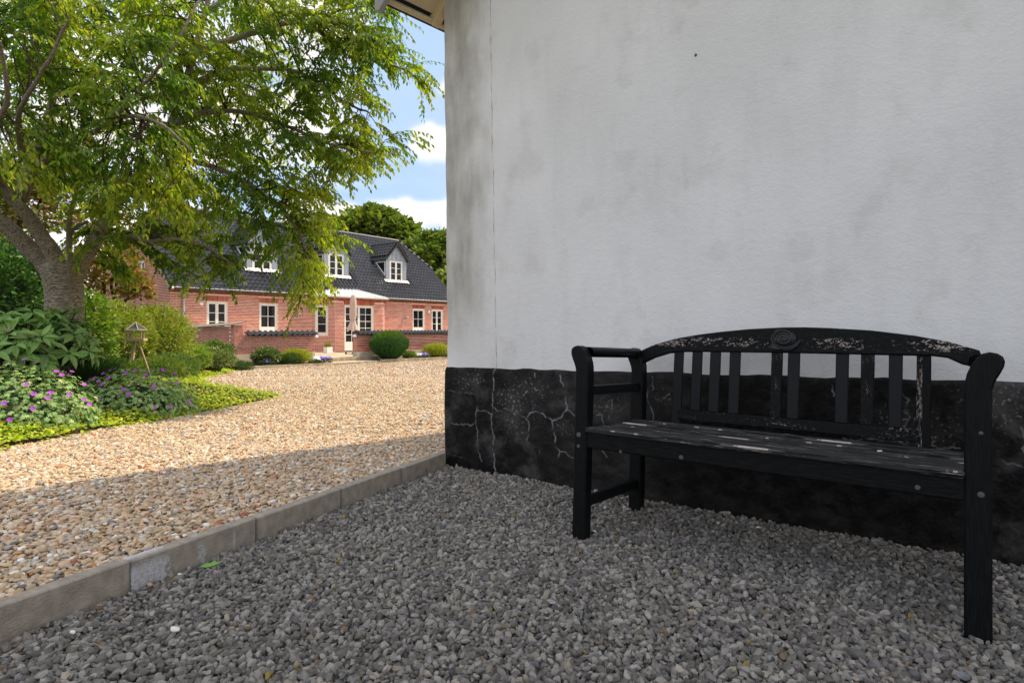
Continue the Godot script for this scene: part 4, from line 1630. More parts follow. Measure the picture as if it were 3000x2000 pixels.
func terrace() -> void:
	var hf := house_frame()
	var slab := MB.new()
	slab.box(mv(5.5, -0.60, 3.05), Vector3(22.0, 0.54, 6.1), 0.0)
	var t := single("terrace", slab.done(), mat("terrace_paving", 0.52, 0.42, 0.30, 0.9, 0.3), "", "", hf)
	t.set_meta("kind", "structure")
	relief(M.terrace_paving, M.rough_noise, 0.4, 2.0)
	var tones := []
	for k in 4:
		var s: float = [0.9, 1.0, 1.1, 0.8][k]
		var m := mat("paver_%d" % k, 0.40 * s, 0.33 * s, 0.24 * s, 0.9, 0.25)
		relief(m, M.rough_noise, 0.25, 3.0)
		tones.push_back(m)
	var o := thing("steps", "two shallow paver steps between the garden walls up to the terrace", "steps")
	o.transform = hf * mv(1.78, 0, 6.1)
	var riser := box_mesh(Vector3(0.098, 0.13, 0.20), 0.006)
	for k in 22:
		part("paver", riser, tones[rng.randi() % 4], o, mv(-0.02 + 0.102 * k, -0.385 + rnd(-0.003, 0.003), -0.06 + rnd(-0.004, 0.004)))
	part("tread", box_mesh(Vector3(2.4, 0.1, 0.9), 0.0), M.terrace_paving, o, mv(1.0, -0.505, 0.48))
	for k in 24:
		part("paver", riser, tones[rng.randi() % 4], o, mv(-0.1 + 0.102 * k, -0.518 + rnd(-0.003, 0.003), 0.98 + rnd(-0.004, 0.004)))
	# edging of the beds on either side
	var edge := box_mesh(Vector3(0.196, 0.14, 0.11), 0.006)
	for which in 2:
		var e := thing("bed_edging", ["row of tan edging stones before the yellow-green shrubs", "row of tan edging stones before the round juniper and white flowers"][which], "edging", Vector3.ZERO, 0.0, "stone edging of the house beds")
		e.transform = hf * mv(-1.45 if which == 0 else 4.05, 0, 7.15)
		var n := 16 if which == 0 else 34
		for k in n:
			var x := 0.2 * k
			part("edging_stone", edge, tones[rng.randi() % 4], e, Transform3D(Basis(Vector3.UP, rnd(-0.02, 0.02)), Vector3(x, -0.475 - 0.008 * x + rnd(-0.006, 0.004), rnd(-0.008, 0.008))))
	# soil of those beds
	var soil := MB.new()
	soil.box(mv(0.12, -0.60, 6.52), Vector3(3.3, 0.30, 1.24))
	soil.box(mv(8.5, -0.62, 6.52), Vector3(9.4, 0.30, 1.24))
	var sm := single("house_bed_soil", soil.done(), M.soil, "", "", hf)
	sm.set_meta("kind", "structure")
	# closed parasol
	var p := thing("closed_parasol", "closed beige parasol on a dark pole before the garden door", "parasol")
	p.transform = hf * mv(5.44, -0.33, 3.46)
	var b := MB.new()
	b.tube(PackedVector3Array([Vector3(0, 0.05, 0), Vector3(0, 2.62, 0)]), PackedFloat32Array([0.024, 0.022]), 10)
	part("pole", b.done(), mat("pole_brown", 0.06, 0.035, 0.025, 0.5), p)
	b = MB.new()
	var pts := PackedVector3Array()
	var prof := [[0.02, 2.68], [0.075, 2.66], [0.12, 2.4], [0.13, 2.1], [0.135, 1.8], [0.125, 1.62], [0.085, 1.52], [0.12, 1.42], [0.19, 1.2], [0.22, 1.06]]
	prof.reverse()
	for e in prof:
		for k in 32:
			var a := -TAU * k / 32.0
			var fold: float = 1.0 + 0.22 * cos(a * 8.0) + 0.10 * sin(a * 3.0 + e[1] * 2.0)
			var sag: float = 0.05 * cos(a * 4.0) if e[1] < 1.1 else 0.0
			pts.push_back(Vector3(cos(a) * e[0] * fold, e[1] + sag, sin(a) * e[0] * fold))
	b.grid(pts, prof.size(), 32, true)
	var cloth := mat("parasol_cloth", 0.60, 0.46, 0.38, 0.9, 0.2)
	part("canopy", b.done(), cloth, p)
	part("tie", ring_mesh(0.095, 0.014), cloth, p, mv(0, 1.52, 0))
	part("foot_plate", box_mesh(Vector3(0.62, 0.09, 0.62), 0.01), mat("foot_grey", 0.33, 0.29, 0.24, 0.8), p, Transform3D(Basis(Vector3.UP, 0.4), Vector3(0, 0.13, 0)))
	for s in [Vector3(0.24, 0.045, 0.2), Vector3(-0.2, 0.045, 0.24), Vector3(0.2, 0.045, -0.24), Vector3(-0.24, 0.045, -0.2)]:
		b = MB.new()
		b.tube(PackedVector3Array([s + Vector3(-0.02, 0, 0), s + Vector3(0.02, 0, 0)]), PackedFloat32Array([0.045, 0.045]), 10)
		part("wheel", b.done(), M.tile_under, p)
	# door mat, pot, white goose-like figure
	single("door_mat", box_mesh(Vector3(0.7, 0.02, 0.5), 0.004), mat("mat_dark", 0.06, 0.05, 0.045, 0.95), "dark door mat on the terrace before the garden door", "mat", hf * mv(6.6, -0.318, 1.2))
	var pot := thing("plant_pot", "white square pot with a clipped yellow-green plant by the bay", "plant pot")
	pot.transform = hf * mv(5.35, -0.33, 1.7)
	b = MB.new()
	for k in 4:
		pass
	b.prism(Transform3D(Basis(Vector3.RIGHT, Vector3.BACK, Vector3.UP), Vector3.ZERO), PackedVector2Array([Vector2(-0.15, -0.15), Vector2(0.15, -0.15), Vector2(0.15, 0.15), Vector2(-0.15, 0.15)]), 0.0, 0.28, 0.01)
	part("pot", b.done(), M.white_glaze, pot)
	var xfs := []
	var cols := []
	for i in 260:
		var q := Vector3(rnd(-0.13, 0.13), rnd(0.26, 0.46), rnd(-0.13, 0.13))
		xfs.push_back(Transform3D(leaf_basis(Vector3(q.x, 0.5, q.z), 0.7, 0.06), q))
		cols.push_back(shade(Color(0.26, 0.30, 0.03), 0.25))
	multi("foliage", leaf_mesh(0.5), M.leaf_bush, pot, xfs, cols)
	b = MB.new()
	b.lathe(Transform3D(Basis.from_scale(Vector3(1, 1, 0.8)), Vector3.ZERO), PackedVector2Array([Vector2(0.0, 0.0), Vector2(0.10, 0.0), Vector2(0.12, 0.10), Vector2(0.10, 0.22), Vector2(0.06, 0.32), Vector2(0.065, 0.38), Vector2(0.045, 0.43), Vector2(0.0, 0.45)]), 16)
	single("garden_figure", b.done(), M.white_glaze, "small white garden figure standing at the end of the shorter garden wall", "figure", hf * mv(3.02, -0.33, 3.9))


func ring_mesh(r: float, thick: float) -> ArrayMesh:
	var b := MB.new()
	var path := PackedVector3Array()
	var rad := PackedFloat32Array()
	for k in 25:
		var a := TAU * k / 24.0
		path.push_back(Vector3(cos(a) * r, 0, sin(a) * r))
		rad.push_back(thick)
	b.tube(path, rad, 6, false)
	return b.done()


# ------------------------------------------------------------------ bench: x along it, y up, z out to the sitter; origin midway between the front feet
func chipped_paint(name_: String, w: int, h: int, seed_: int, amount: float, stretch: float, band0: float, band1: float, edge: float, gloss: float) -> StandardMaterial3D:
	var f := FastNoiseLite.new()
	f.seed = seed_
	f.frequency = 1.0
	f.fractal_octaves = 5
	f.fractal_gain = 0.6
	var im := Image.create(w, h, false, Image.FORMAT_RGB8)
	for y in h:
		var v := (y + 0.5) / h
		for x in w:
			var u := (x + 0.5) / w
			var n := f.get_noise_2d(u * stretch * 9.0, v * (11.0 if stretch > 0.5 else 24.0))
			var n2 := f.get_noise_2d(u * stretch * 30.0 + 40.0, v * 26.0)
			var patch := f.get_noise_2d(u * 3.3 + 90.0, v * 1.5)
			var inside := smoothstep(band0 - 0.05, band0 + 0.03, v) * (1.0 - smoothstep(band1 - 0.03, band1 + 0.05, v))
			var rim := edge * (smoothstep(0.06, 0.0, v) + smoothstep(0.94, 1.0, v))
			var worn := n * 0.6 + n2 * 0.55 + 0.5 * patch + 0.42 * rim - (0.62 - amount)
			var k := smoothstep(0.0, 0.05, worn) * clampf(inside + rim, 0.0, 1.0)
			var base := Vector3(0.0036, 0.0042, 0.0044) * (1.0 + 0.35 * n)
			var wood := Vector3(0.33, 0.285, 0.25) * (1.0 + 0.5 * n2)
			var dust := smoothstep(-0.2, 0.5, n) * (0.085 if name_ == "paint_seat" else 0.004)
			var c := base.lerp(wood, k) + Vector3(dust, dust, dust)
			im.set_pixel(x, y, Color(clampf(c.x, 0, 1), clampf(c.y, 0, 1), clampf(c.z, 0, 1)).linear_to_srgb())
	var m := mat(name_, 1, 1, 1, gloss + 0.05, 0.24)
	m.albedo_texture = ImageTexture.create_from_image(im)
	m.heightmap_enabled = true
	m.heightmap_texture = M.fine
	m.heightmap_scale = 0.04
	return m


func bench() -> void:
	var rail_m := chipped_paint("paint_top_rail", 1024, 128, 41, 0.36, 5.0, 0.50, 0.72, 0.0, 0.45)
	var slat_m := chipped_paint("paint_seat", 1024, 96, 42, 0.25, 0.35, 0.0, 1.0, 0.8, 0.6)
	var low_m := chipped_paint("paint_low_rail", 1024, 64, 43, 0.20, 5.0, 0.0, 1.0, 0.35, 0.45)
	var leg_m := chipped_paint("paint_legs", 256, 64, 44, -0.10, 2.0, 0.0, 1.0, 0.05, 0.42)
	var arm_m := chipped_paint("paint_arm", 512, 96, 46, 0.16, 3.0, 0.45, 1.0, 0.1, 0.4)
	var worn_m := chipped_paint("paint_worn_slat", 256, 96, 47, 0.52, 0.5, 0.10, 0.55, 0.2, 0.5)
	var base := (KERB_A + KERB_DIR) * 0.0 + Vector2(0.7389, 1.9226)
	var tilt := deg_to_rad(2.5)
	var bx := Vector3(0.7887, 0, 0.6148)
	var bz := Vector3(-0.6148, 0, 0.7887)
	var basis_ := Basis(bx, Vector3.UP, bz).rotated(bx, tilt * -1.0)
	var o := thing("bench", "weathered black wooden garden bench with a carved rose against the white wall", "bench", v3(base.x, 0.0, base.y))
	o.basis = basis_
	# posts with a swan-necked head: outline in (outward, height) measured from the post's middle
	var head := [Vector2(-0.0277, 0.636), Vector2(-0.0305, 0.652), Vector2(-0.0364, 0.668), Vector2(-0.044, 0.684), Vector2(-0.0500, 0.700), Vector2(-0.0518, 0.713), Vector2(-0.048, 0.725), Vector2(-0.038, 0.733), Vector2(-0.023, 0.7365), Vector2(-0.008, 0.732), Vector2(0.004, 0.720), Vector2(0.013, 0.703), Vector2(0.0215, 0.680), Vector2(0.0265, 0.656), Vector2(0.0277, 0.632)]
	for s: float in [-1.0, 1.0]:
		for rear in 2:
			var poly := PackedVector2Array()
			var big := 1.0 if s < 0.0 else 1.06
			for p in head:
				poly.push_back(Vector2(p.x * -s * big, p.y + (0.004 if s > 0.0 else 0.0)))
			poly.push_back(Vector2(0.0277 * -s * big, -0.05))
			poly.push_back(Vector2(-0.0277 * -s * big, -0.05))
			var b := MB.new()
			var z := 0.0 if rear == 0 else -0.470
			b.prism(mv(0.600 * s, 0, z), poly, -0.026, 0.026, 0.005)
			var leg := part("leg", b.done(), leg_m, o)
			# wooden plugs over the bolts
			if rear == 0:
				for e in ([[0.395, 0.010], [0.352, 0.007]] if s < 0.0 else [[0.372, 0.008], [0.530, 0.005]]):
					var pl := MB.new()
					pl.lathe(Transform3D(Basis(Vector3.RIGHT, PI / 2.0), Vector3(0.600 * s + 0.006 * s, e[0], 0.0262)), PackedVector2Array([Vector2(e[1], -0.004), Vector2(e[1], 0.0006), Vector2(e[1] * 0.7, 0.0012), Vector2(0, 0.0012)]), 12)
					part("plug", pl.done(), M.plug if M.has("plug") else mat("plug", 0.07, 0.067, 0.063, 0.7), leg)
		# arm rest, a rounded rail between the heads
		var arm := MB.new()
		var pts := PackedVector3Array()
		var cx := 0.600 * s + 0.016 * s
		var rows := 12
		for r in rows:
			var z := lerpf(-0.024, -0.448, float(r) / (rows - 1))
			for k in 20:
				var a := TAU * k / 20.0
				var q := Vector2(cos(a), sin(a))
				var sq := 1.0 / pow(pow(absf(q.x), 3.2) + pow(absf(q.y), 3.2), 1.0 / 3.2)
				pts.push_back(Vector3(cx + q.x * sq * 0.036, 0.7125 + q.y * sq * 0.0205, z))
		arm.grid(pts, rows, 20, true, 1.0, 1.0)
		part("arm_rest", arm.done(), arm_m, o)
		part("arm_rail", box_mesh(Vector3(0.022, 0.036, 0.42), 0.003), M.black_paint, o, mv(0.600 * s, 0.563, -0.235))
		part("stretcher", box_mesh(Vector3(0.024, 0.040, 0.42), 0.003), M.black_paint, o, mv(0.600 * s, 0.135, -0.235))
		part("seat_bearer", box_mesh(Vector3(0.026, 0.060, 0.42), 0.003), M.black_paint, o, mv(0.560 * s, 0.372, -0.235))
	# seat: apron board and slats
	var apron := part("seat_rail", box_mesh(Vector3(1.148, 0.072, 0.026), 0.004), leg_m, o, mv(0, 0.3845, 0.008))
	for e in [[-0.43, 0.352, 0.006], [-0.20, 0.362, 0.008], [0.47, 0.368, 0.007]]:
		var pl := MB.new()
		pl.lathe(Transform3D(Basis(Vector3.RIGHT, PI / 2.0), Vector3(e[0], e[1] - 0.3845, 0.0132)), PackedVector2Array([Vector2(e[2], -0.004), Vector2(e[2], 0.0006), Vector2(e[2] * 0.7, 0.001), Vector2(0, 0.001)]), 12)
		part("plug", pl.done(), M.plug, apron)
	var slat := box_mesh(Vector3(1.146, 0.018, 0.064), 0.004)
	for k in 6:
		var z := 0.006 - 0.0755 * k
		var dip := 0.0035 * absf(k - 2.5) - 0.006
		var sm: StandardMaterial3D = slat_m.duplicate()
		sm.uv1_offset = Vector3(0.37 * k, 0.0, 0.0)
		sm.resource_name = "paint_seat_%d" % k
		part("seat_slat", slat, sm, o, Transform3D(Basis(Vector3.RIGHT, 0.0), Vector3(0, 0.4155 + dip, z)))
	# back: arched top rail, lower rail, uprights; it leans a little
	var lean := Transform3D(Basis(Vector3.RIGHT, deg_to_rad(-4.0)), Vector3(0, 0.42, -0.446))
	var top := [[-0.600, 0.706], [-0.588, 0.724], [-0.526, 0.752], [-0.427, 0.781], [-0.33, 0.798], [-0.24, 0.810], [-0.12, 0.822], [0.0, 0.828], [0.08, 0.829], [0.161, 0.826], [0.30, 0.817], [0.429, 0.799], [0.52, 0.780], [0.604, 0.752], [0.615, 0.720]]
	var bot := [[0.615, 0.694], [0.56, 0.705], [0.52, 0.726], [0.477, 0.731], [0.30, 0.7305], [0.0, 0.730], [-0.30, 0.7265], [-0.40, 0.724], [-0.46, 0.716], [-0.525, 0.695], [-0.57, 0.672], [-0.600, 0.668]]
	var poly := PackedVector2Array()
	for p in top: poly.push_back(Vector2(p[0], p[1] - 0.42))
	for p in bot: poly.push_back(Vector2(p[0], p[1] - 0.42))
	var b := MB.new()
	b.prism(lean, poly, -0.014, 0.014, 0.004)
	var rail := part("top_rail", b.done(), rail_m, o)
	part("lower_rail", box_mesh(Vector3(0.846, 0.042, 0.024), 0.003), low_m, o, lean * mv(0.020, 0.039, 0.002))
	for e in [[-0.413, 0.040, 0.0], [-0.3325, 0.041, 0.062], [-0.256, 0.042, 0.062], [-0.176, 0.042, 0.062], [-0.016, 0.040, 0.062], [0.045, 0.042, 0.062], [0.209, 0.042, 0.062], [0.2895, 0.042, 0.062], [0.374, 0.041, 0.062], [0.455, 0.041, 0.0]]:
		var h: float = 0.315 - e[2]
		var m: Material = M.black_paint
		if e[0] > 0.45: m = worn_m
		elif absf(e[0] - 0.2895) < 0.01 or absf(e[0] + 0.016) < 0.01: m = low_m
		part("back_slat", box_mesh(Vector3(e[1], h, 0.016), 0.003), m, o, lean * mv(e[0], e[2] + h * 0.5 - 0.002, -0.001), "back slat with its paint worn to bare wood" if e[0] > 0.45 else "")
	# carved rose on the top rail
	var c := Vector3(0.010, 0.783 - 0.42, 0.014)
	b = MB.new()
	b.lathe(lean * Transform3D(Basis(Vector3.RIGHT, PI / 2.0) * Basis.from_scale(Vector3(1.15, 1, 1)), c), PackedVector2Array([Vector2(0.036, -0.004), Vector2(0.036, 0.003), Vector2(0.030, 0.009), Vector2(0.018, 0.012), Vector2(0.0, 0.013)]), 28)
	# petals: curved ridges laid as a spiral and outer leaves
	var path := PackedVector3Array()
	var rad := PackedFloat32Array()
	for k in 60:
		var a := TAU * 2.4 * k / 59.0 + 0.6
		var r := 0.004 + 0.0275 * k / 59.0
		path.push_back(lean * (c + Vector3(cos(a) * r * 1.1, sin(a) * r + 0.003, 0.0145 - 0.006 * k / 59.0)))
		rad.push_back(0.0028 + 0.0018 * k / 59.0)
	b.tube(path, rad, 8)
	for e in [[3.5, 5.5, 0.037, 0.0056], [4.2, 6.1, 0.044, 0.006], [2.6, 4.2, 0.039, 0.0052], [-0.9, 0.75, 0.036, 0.005], [4.7, 6.2, 0.051, 0.0058], [1.9, 2.7, 0.039, 0.0046]]:
		path = PackedVector3Array()
		rad = PackedFloat32Array()
		for k in 14:
			var f := k / 13.0
			var a: float = lerpf(e[0], e[1], f)
			path.push_back(lean * (c + Vector3(cos(a) * e[2] * 1.12, sin(a) * e[2] * 0.92 + 0.002, 0.004 - 0.002 * absf(f - 0.5))))
			rad.push_back(e[3] * (0.35 + 0.65 * sin(PI * f)))
		b.tube(path, rad, 8)
	# a broad lower leaf
	b.prism(lean * mv(c.x, c.y, c.z - 0.002), PackedVector2Array([Vector2(-0.045, -0.012), Vector2(-0.047, -0.030), Vector2(-0.044, -0.041), Vector2(-0.015, -0.044), Vector2(0.008, -0.040), Vector2(-0.008, -0.030), Vector2(-0.024, -0.018), Vector2(-0.032, -0.002), Vector2(-0.038, 0.004)]), 0.0, 0.008, 0.003)
	part("carved_rose", b.done(), mat("rose_paint", 0.006, 0.007, 0.008, 0.34, 0.45), rail)


# ------------------------------------------------------------------ leaves
func leaf_mesh(width := 0.42, droop := 0.12, fold := 0.10) -> ArrayMesh:
	# a pointed leaf along +x of length 1, its face up (+y), folded along the midrib
	var b := MB.new()
	var st := [[0.0, 0.0], [0.16, 0.55], [0.42, 1.0], [0.70, 0.72], [1.0, 0.0]]
	var mid := []
	var l := []
	var r := []
	for e in st:
		var y: float = -droop * e[0] * e[0]
		mid.push_back(Vector3(e[0], y, 0))
		l.push_back(Vector3(e[0], y + fold * e[1], -width * 0.5 * e[1]))
		r.push_back(Vector3(e[0], y + fold * e[1], width * 0.5 * e[1]))
	for k in 4:
		if k == 0:
			b.tri(mid[0], mid[1], l[1])
			b.tri(mid[0], r[1], mid[1])
		elif k == 3:
			b.tri(mid[3], mid[4], l[3])
			b.tri(mid[3], r[3], mid[4])
		else:
			b.quad(mid[k], mid[k + 1], l[k + 1], l[k])
			b.quad(r[k], r[k + 1], mid[k + 1], mid[k])
	return b.done()


# a basis whose x is the leaf's axis (towards dir, spread by loose), scaled to size
func leaf_basis(dir: Vector3, loose: float, size: float) -> Basis:
	var d := dir.normalized() + Vector3(rnd(-1, 1), rnd(-1, 1), rnd(-1, 1)) * loose
	d = d.normalized()
	var up := Vector3(rnd(-0.7, 0.7), 1.0, rnd(-0.7, 0.7))
	var z := d.cross(up)
	if z.length() < 0.05:
		z = d.cross(Vector3.RIGHT)
	z = z.normalized()
	var y := z.cross(d)
	return Basis(d * size, y * size, z * size)


func shade(c: Color, spread: float) -> Color:
	var s := rnd(1.0 - spread, 1.0 + spread)
	return Color(c.r * s * rnd(0.85, 1.15), c.g * s, c.b * s * rnd(0.8, 1.2))


func curve_path(ps: Array, steps: int, wob := 0.0) -> PackedVector3Array:
	# smooth path through points
	var out := PackedVector3Array()
	var n := ps.size()
	for i in n - 1:
		var p0: Vector3 = ps[maxi(i - 1, 0)]
		var p1: Vector3 = ps[i]
		var p2: Vector3 = ps[i + 1]
		var p3: Vector3 = ps[mini(i + 2, n - 1)]
		for s in steps:
			var t := float(s) / steps
			var q := 0.5 * (2.0 * p1 + (p2 - p0) * t + (2.0 * p0 - 5.0 * p1 + 4.0 * p2 - p3) * t * t + (3.0 * p1 - p0 - 3.0 * p2 + p3) * t * t * t)
			out.push_back(q + Vector3(rnd(-wob, wob), rnd(-wob, wob), rnd(-wob, wob)))
	out.push_back(ps[n - 1])
	return out


func ramp(n: int, a: float, b: float) -> PackedFloat32Array:
	var r := PackedFloat32Array()
	for i in n:
		r.push_back(lerpf(a, b, float(i) / (n - 1)))
	return r


func bark_material() -> StandardMaterial3D:
	var im := Image.create(256, 512, false, Image.FORMAT_RGB8)
	var bump := Image.create(256, 512, false, Image.FORMAT_L8)
	var f := FastNoiseLite.new()
	f.seed = 61
	f.frequency = 1.0
	f.fractal_octaves = 4
	for y in 512:
		for x in 256:
			var a := TAU * x / 256.0
			var n := f.get_noise_3d(cos(a) * 1.1, y * 0.085, sin(a) * 1.1)
			var n2 := f.get_noise_3d(cos(a) * 3.0, y * 0.30 + 50.0, sin(a) * 3.0)
			var lent := smoothstep(0.12, 0.34, n2)
			var c := Vector3(0.34, 0.285, 0.215) * (1.0 + 0.55 * n)
			c = c.lerp(Vector3(0.045, 0.030, 0.020), lent)
			c = c.lerp(Vector3(0.30, 0.26, 0.21), smoothstep(0.22, 0.5, -n2) * 0.6)
			im.set_pixel(x, y, Color(c.x, c.y, c.z).linear_to_srgb())
			var h := clampf(0.55 + 0.35 * n - 0.4 * n2, 0, 1)
			bump.set_pixel(x, y, Color(h, h, h))
	var m := mat("cherry_bark", 1, 1, 1, 0.85, 0.3)
	m.albedo_texture = ImageTexture.create_from_image(im)
	m.heightmap_enabled = true
	m.heightmap_texture = ImageTexture.create_from_image(bump)
	m.heightmap_scale = 1.6
	return m


func inside(poly: PackedVector2Array, p: Vector2) -> bool:
	return Geometry2D.is_point_in_polygon(p, poly)


func cherry_tree() -> void:
	rng.seed = 101
	var bark := bark_material()
	var o := thing("cherry_tree", "spreading cherry tree with banded bark and drooping bright green leaves over the flower bed", "tree", at(188, 1060, 6.5) * Vector3(1, 0, 1))
	var off := -o.position
	# trunk
	var b := MB.new()
	var tp := curve_path([at(186, 1140, 6.5), at(188, 1050, 6.5), at(190, 950, 6.5), at(188, 870, 6.5), at(187, 815, 6.5), at(188, 770, 6.5)], 5)
	for i in tp.size(): tp[i] += off
	var tr_ := PackedFloat32Array()
	for i in tp.size():
		var f := float(i) / (tp.size() - 1)
		tr_.push_back(0.192 - 0.015 * sin(f * PI * 0.9) + 0.03 * smoothstep(0.72, 0.92, f) - 0.07 * smoothstep(0.92, 1.0, f))
	b.tube(tp, tr_, 28, true, 1.0, 0.035)
	part("trunk", b.done(), bark, o)
	# limbs: pixel path with depth, start and end radius
	var limbs := [
		[[[188, 850, 6.50], [140, 780, 6.50], [80, 720, 6.40], [0, 650, 6.30], [-130, 570, 6.20], [-300, 430, 6.10], [-420, 240, 6.00]], 0.125, 0.045],
		[[[188, 840, 6.45], [158, 750, 6.40], [112, 678, 6.30], [64, 611, 6.20], [0, 540, 6.10], [-70, 430, 5.90], [-130, 260, 5.70], [-160, 60, 5.60]], 0.098, 0.028],
		[[[62, 615, 6.20], [60, 560, 6.30], [110, 430, 6.40], [153, 290, 6.50], [140, 180, 6.50], [170, 40, 6.60], [220, -150, 6.70], [240, -380, 6.70]], 0.052, 0.02],
		[[[70, 590, 6.25], [100, 500, 6.00], [180, 440, 5.80], [245, 405, 5.70], [330, 345, 5.50], [420, 250, 5.30], [520, 120, 5.10], [600, -40, 5.32]], 0.036, 0.010],
		[[[190, 850, 6.50], [232, 780, 6.50], [275, 710, 6.55], [330, 610, 6.60], [383, 543, 6.60], [440, 494, 6.60], [497, 371, 6.60], [555, 207, 6.64], [600, 40, 6.82], [650, -160, 6.92]], 0.098, 0.022],
		[[[205, 830, 6.40], [204, 760, 6.35], [202, 690, 6.30], [206, 630, 6.20], [225, 560, 6.10]], 0.035, 0.02],
		[[[206, 690, 6.30], [225, 665, 6.30], [258, 648, 6.30]], 0.022, 0.015],
		[[[283, 700, 6.55], [340, 690, 6.30], [440, 706, 6.00], [520, 700, 5.80], [600, 720, 6.02], [690, 780, 6.28]], 0.032, 0.008],
		[[[440, 494, 6.60], [540, 470, 6.38], [650, 500, 6.52], [760, 560, 6.60], [850, 640, 6.50], [900, 740, 6.40]], 0.045, 0.010],
		[[[497, 371, 6.60], [600, 330, 6.62], [720, 330, 6.80], [840, 370, 6.60], [960, 420, 6.50], [1100, 450, 6.40]], 0.045, 0.009],
		[[[530, 290, 6.59], [620, 220, 6.80], [703, 203, 6.93], [842, 205, 6.80], [918, 232, 6.70], [1010, 300, 6.60], [1080, 330, 6.60]], 0.042, 0.010],
		[[[575, 150, 6.72], [700, 110, 7.02], [830, 70, 7.00], [918, 85, 6.90], [971, 120, 6.80], [1074, 147, 6.70], [1150, 190, 6.65], [1190, 205, 6.60]], 0.042, 0.008],
		[[[918, 85, 6.90], [960, 45, 6.90], [1060, 20, 6.90], [1130, 40, 6.90]], 0.016, 0.007],
		[[[600, 40, 6.82], [720, -40, 7.00], [860, -80, 6.80], [1000, -60, 6.70], [1090, -10, 6.70]], 0.035, 0.010],
		[[[330, 345, 5.50], [400, 340, 5.00], [480, 370, 4.70], [560, 440, 4.66]], 0.022, 0.008],
		[[[100, 500, 6.00], [60, 420, 5.40], [60, 320, 5.00], [130, 200, 4.70], [200, 60, 4.60]], 0.035, 0.010],
		[[[383, 543, 6.60], [430, 560, 7.20], [520, 560, 7.70], [640, 590, 8.48], [740, 640, 8.90]], 0.04, 0.010],
		[[[440, 494, 6.60], [480, 420, 7.30], [560, 340, 7.96], [680, 280, 8.74], [800, 300, 9.00]], 0.04, 0.010],
		[[[0, 540, 6.10], [-30, 420, 5.20], [20, 300, 4.60], [0, 120, 4.30]], 0.04, 0.010],
	]
	var skeleton := []       # [point, radius]
	for e in limbs:
		var ps := []
		for q in e[0]: ps.push_back(at(q[0], q[1], q[2]) + off)
		var path := curve_path(ps, 6, 0.006)
		var rr := PackedFloat32Array()
		for i in path.size():
			var f := float(i) / (path.size() - 1)
			rr.push_back(lerpf(e[1], e[2], pow(f, 0.75)))
		b = MB.new()
		b.tube(path, rr, 14 if e[1] > 0.06 else 8, true, 2.0, 0.04)
		part("limb", b.done(), bark, o)
		for i in range(2, path.size()):
			skeleton.push_back([path[i], rr[i]])
	# where foliage hangs: clump middles spread through the crown
	var outline := PackedVector2Array([Vector2(-500, -600), Vector2(300, -800), Vector2(800, -500), Vector2(1080, -120), Vector2(1130, 0), Vector2(1135, 60), Vector2(1180, 150), Vector2(1240, 205), Vector2(1238, 240), Vector2(1150, 240), Vector2(1105, 270), Vector2(1095, 330), Vector2(1160, 380), Vector2(1175, 420),
		Vector2(1120, 440), Vector2(1075, 480), Vector2(1040, 510), Vector2(975, 530), Vector2(940, 590), Vector2(960, 660), Vector2(985, 700), Vector2(930, 720), Vector2(915, 770), Vector2(925, 850), Vector2(900, 880), Vector2(870, 800), Vector2(840, 730), Vector2(790, 740), Vector2(730, 720), Vector2(700, 690),
		Vector2(650, 720), Vector2(640, 790), Vector2(600, 800), Vector2(560, 760), Vector2(500, 770), Vector2(440, 760), Vector2(400, 700), Vector2(370, 720), Vector2(330, 770), Vector2(290, 790), Vector2(265, 740), Vector2(235, 620), Vector2(140, 610), Vector2(60, 500), Vector2(-40, 560), Vector2(-500, 620)])
	var clumps := []
	var tries := 0
	while clumps.size() < 720 and tries < 20000:
		tries += 1
		var px := rnd(-420, 1260)
		var py := rnd(-560, 900)
		if not inside(outline, Vector2(px, py)):
			continue
		var edge_ := smoothstep(500.0, 1150.0, px)
		var z := rnd(4.7, 8.1)
		if px > 500.0: z = rnd(6.0, 8.3)
		if px > 850.0: z = rnd(6.2, 7.4)
		if py > 640.0: z = rnd(6.0, 7.2)
		# openings through which the sky shows
		var g := noise.get_noise_2d(px * 0.006, py * 0.0075 + 3.0)
		if g < -0.22 and rng.randf() < 0.85:
			continue
		if py > 560.0 and px > 660.0 and px < 850.0 and rng.randf() < 0.45:
			continue
		if py > 600.0 and px > 330.0 and rng.randf() < 0.2:
			continue
		if px < -120.0 and rng.randf() < 0.5:
			continue
		if py < -60.0 and rng.randf() < 0.80:
			continue
		clumps.push_back(at(px, py, z) + off)
	for e in [[700, 650, 6.7], [650, 690, 6.5], [760, 640, 6.8], [725, 705, 6.6], [780, 690, 6.8], [690, 610, 6.9], [860, 690, 6.6], [900, 650, 6.6], [840, 640, 6.7], [880, 740, 6.5], [930, 690, 6.6], [560, 800, 6.3], [480, 780, 6.3], [600, 830, 6.3], [880, 880, 6.4], [420, 740, 6.3], [980, 690, 6.6]]:
		clumps.push_back(at(e[0], e[1], e[2]) + off)
	for e in [[1180, 205, 6.70], [1225, 235, 6.65], [1130, 180, 6.70], [1080, 150, 6.80], [1090, 20, 6.90], [1110, -20, 6.80], [1150, 395, 6.50], [1110, 440, 6.40], [1060, 470, 6.50], [1030, 420, 6.60], [900, 780, 6.40], [890, 840, 6.40], [875, 720, 6.50], [1000, 110, 6.90], [1040, 270, 6.60], [610, 760, 6.50], [560, 720, 6.60]]:
		clumps.push_back(at(e[0], e[1], e[2]) + off)
	var twigs := MB.new()
	var leaf := []
	var cols := []
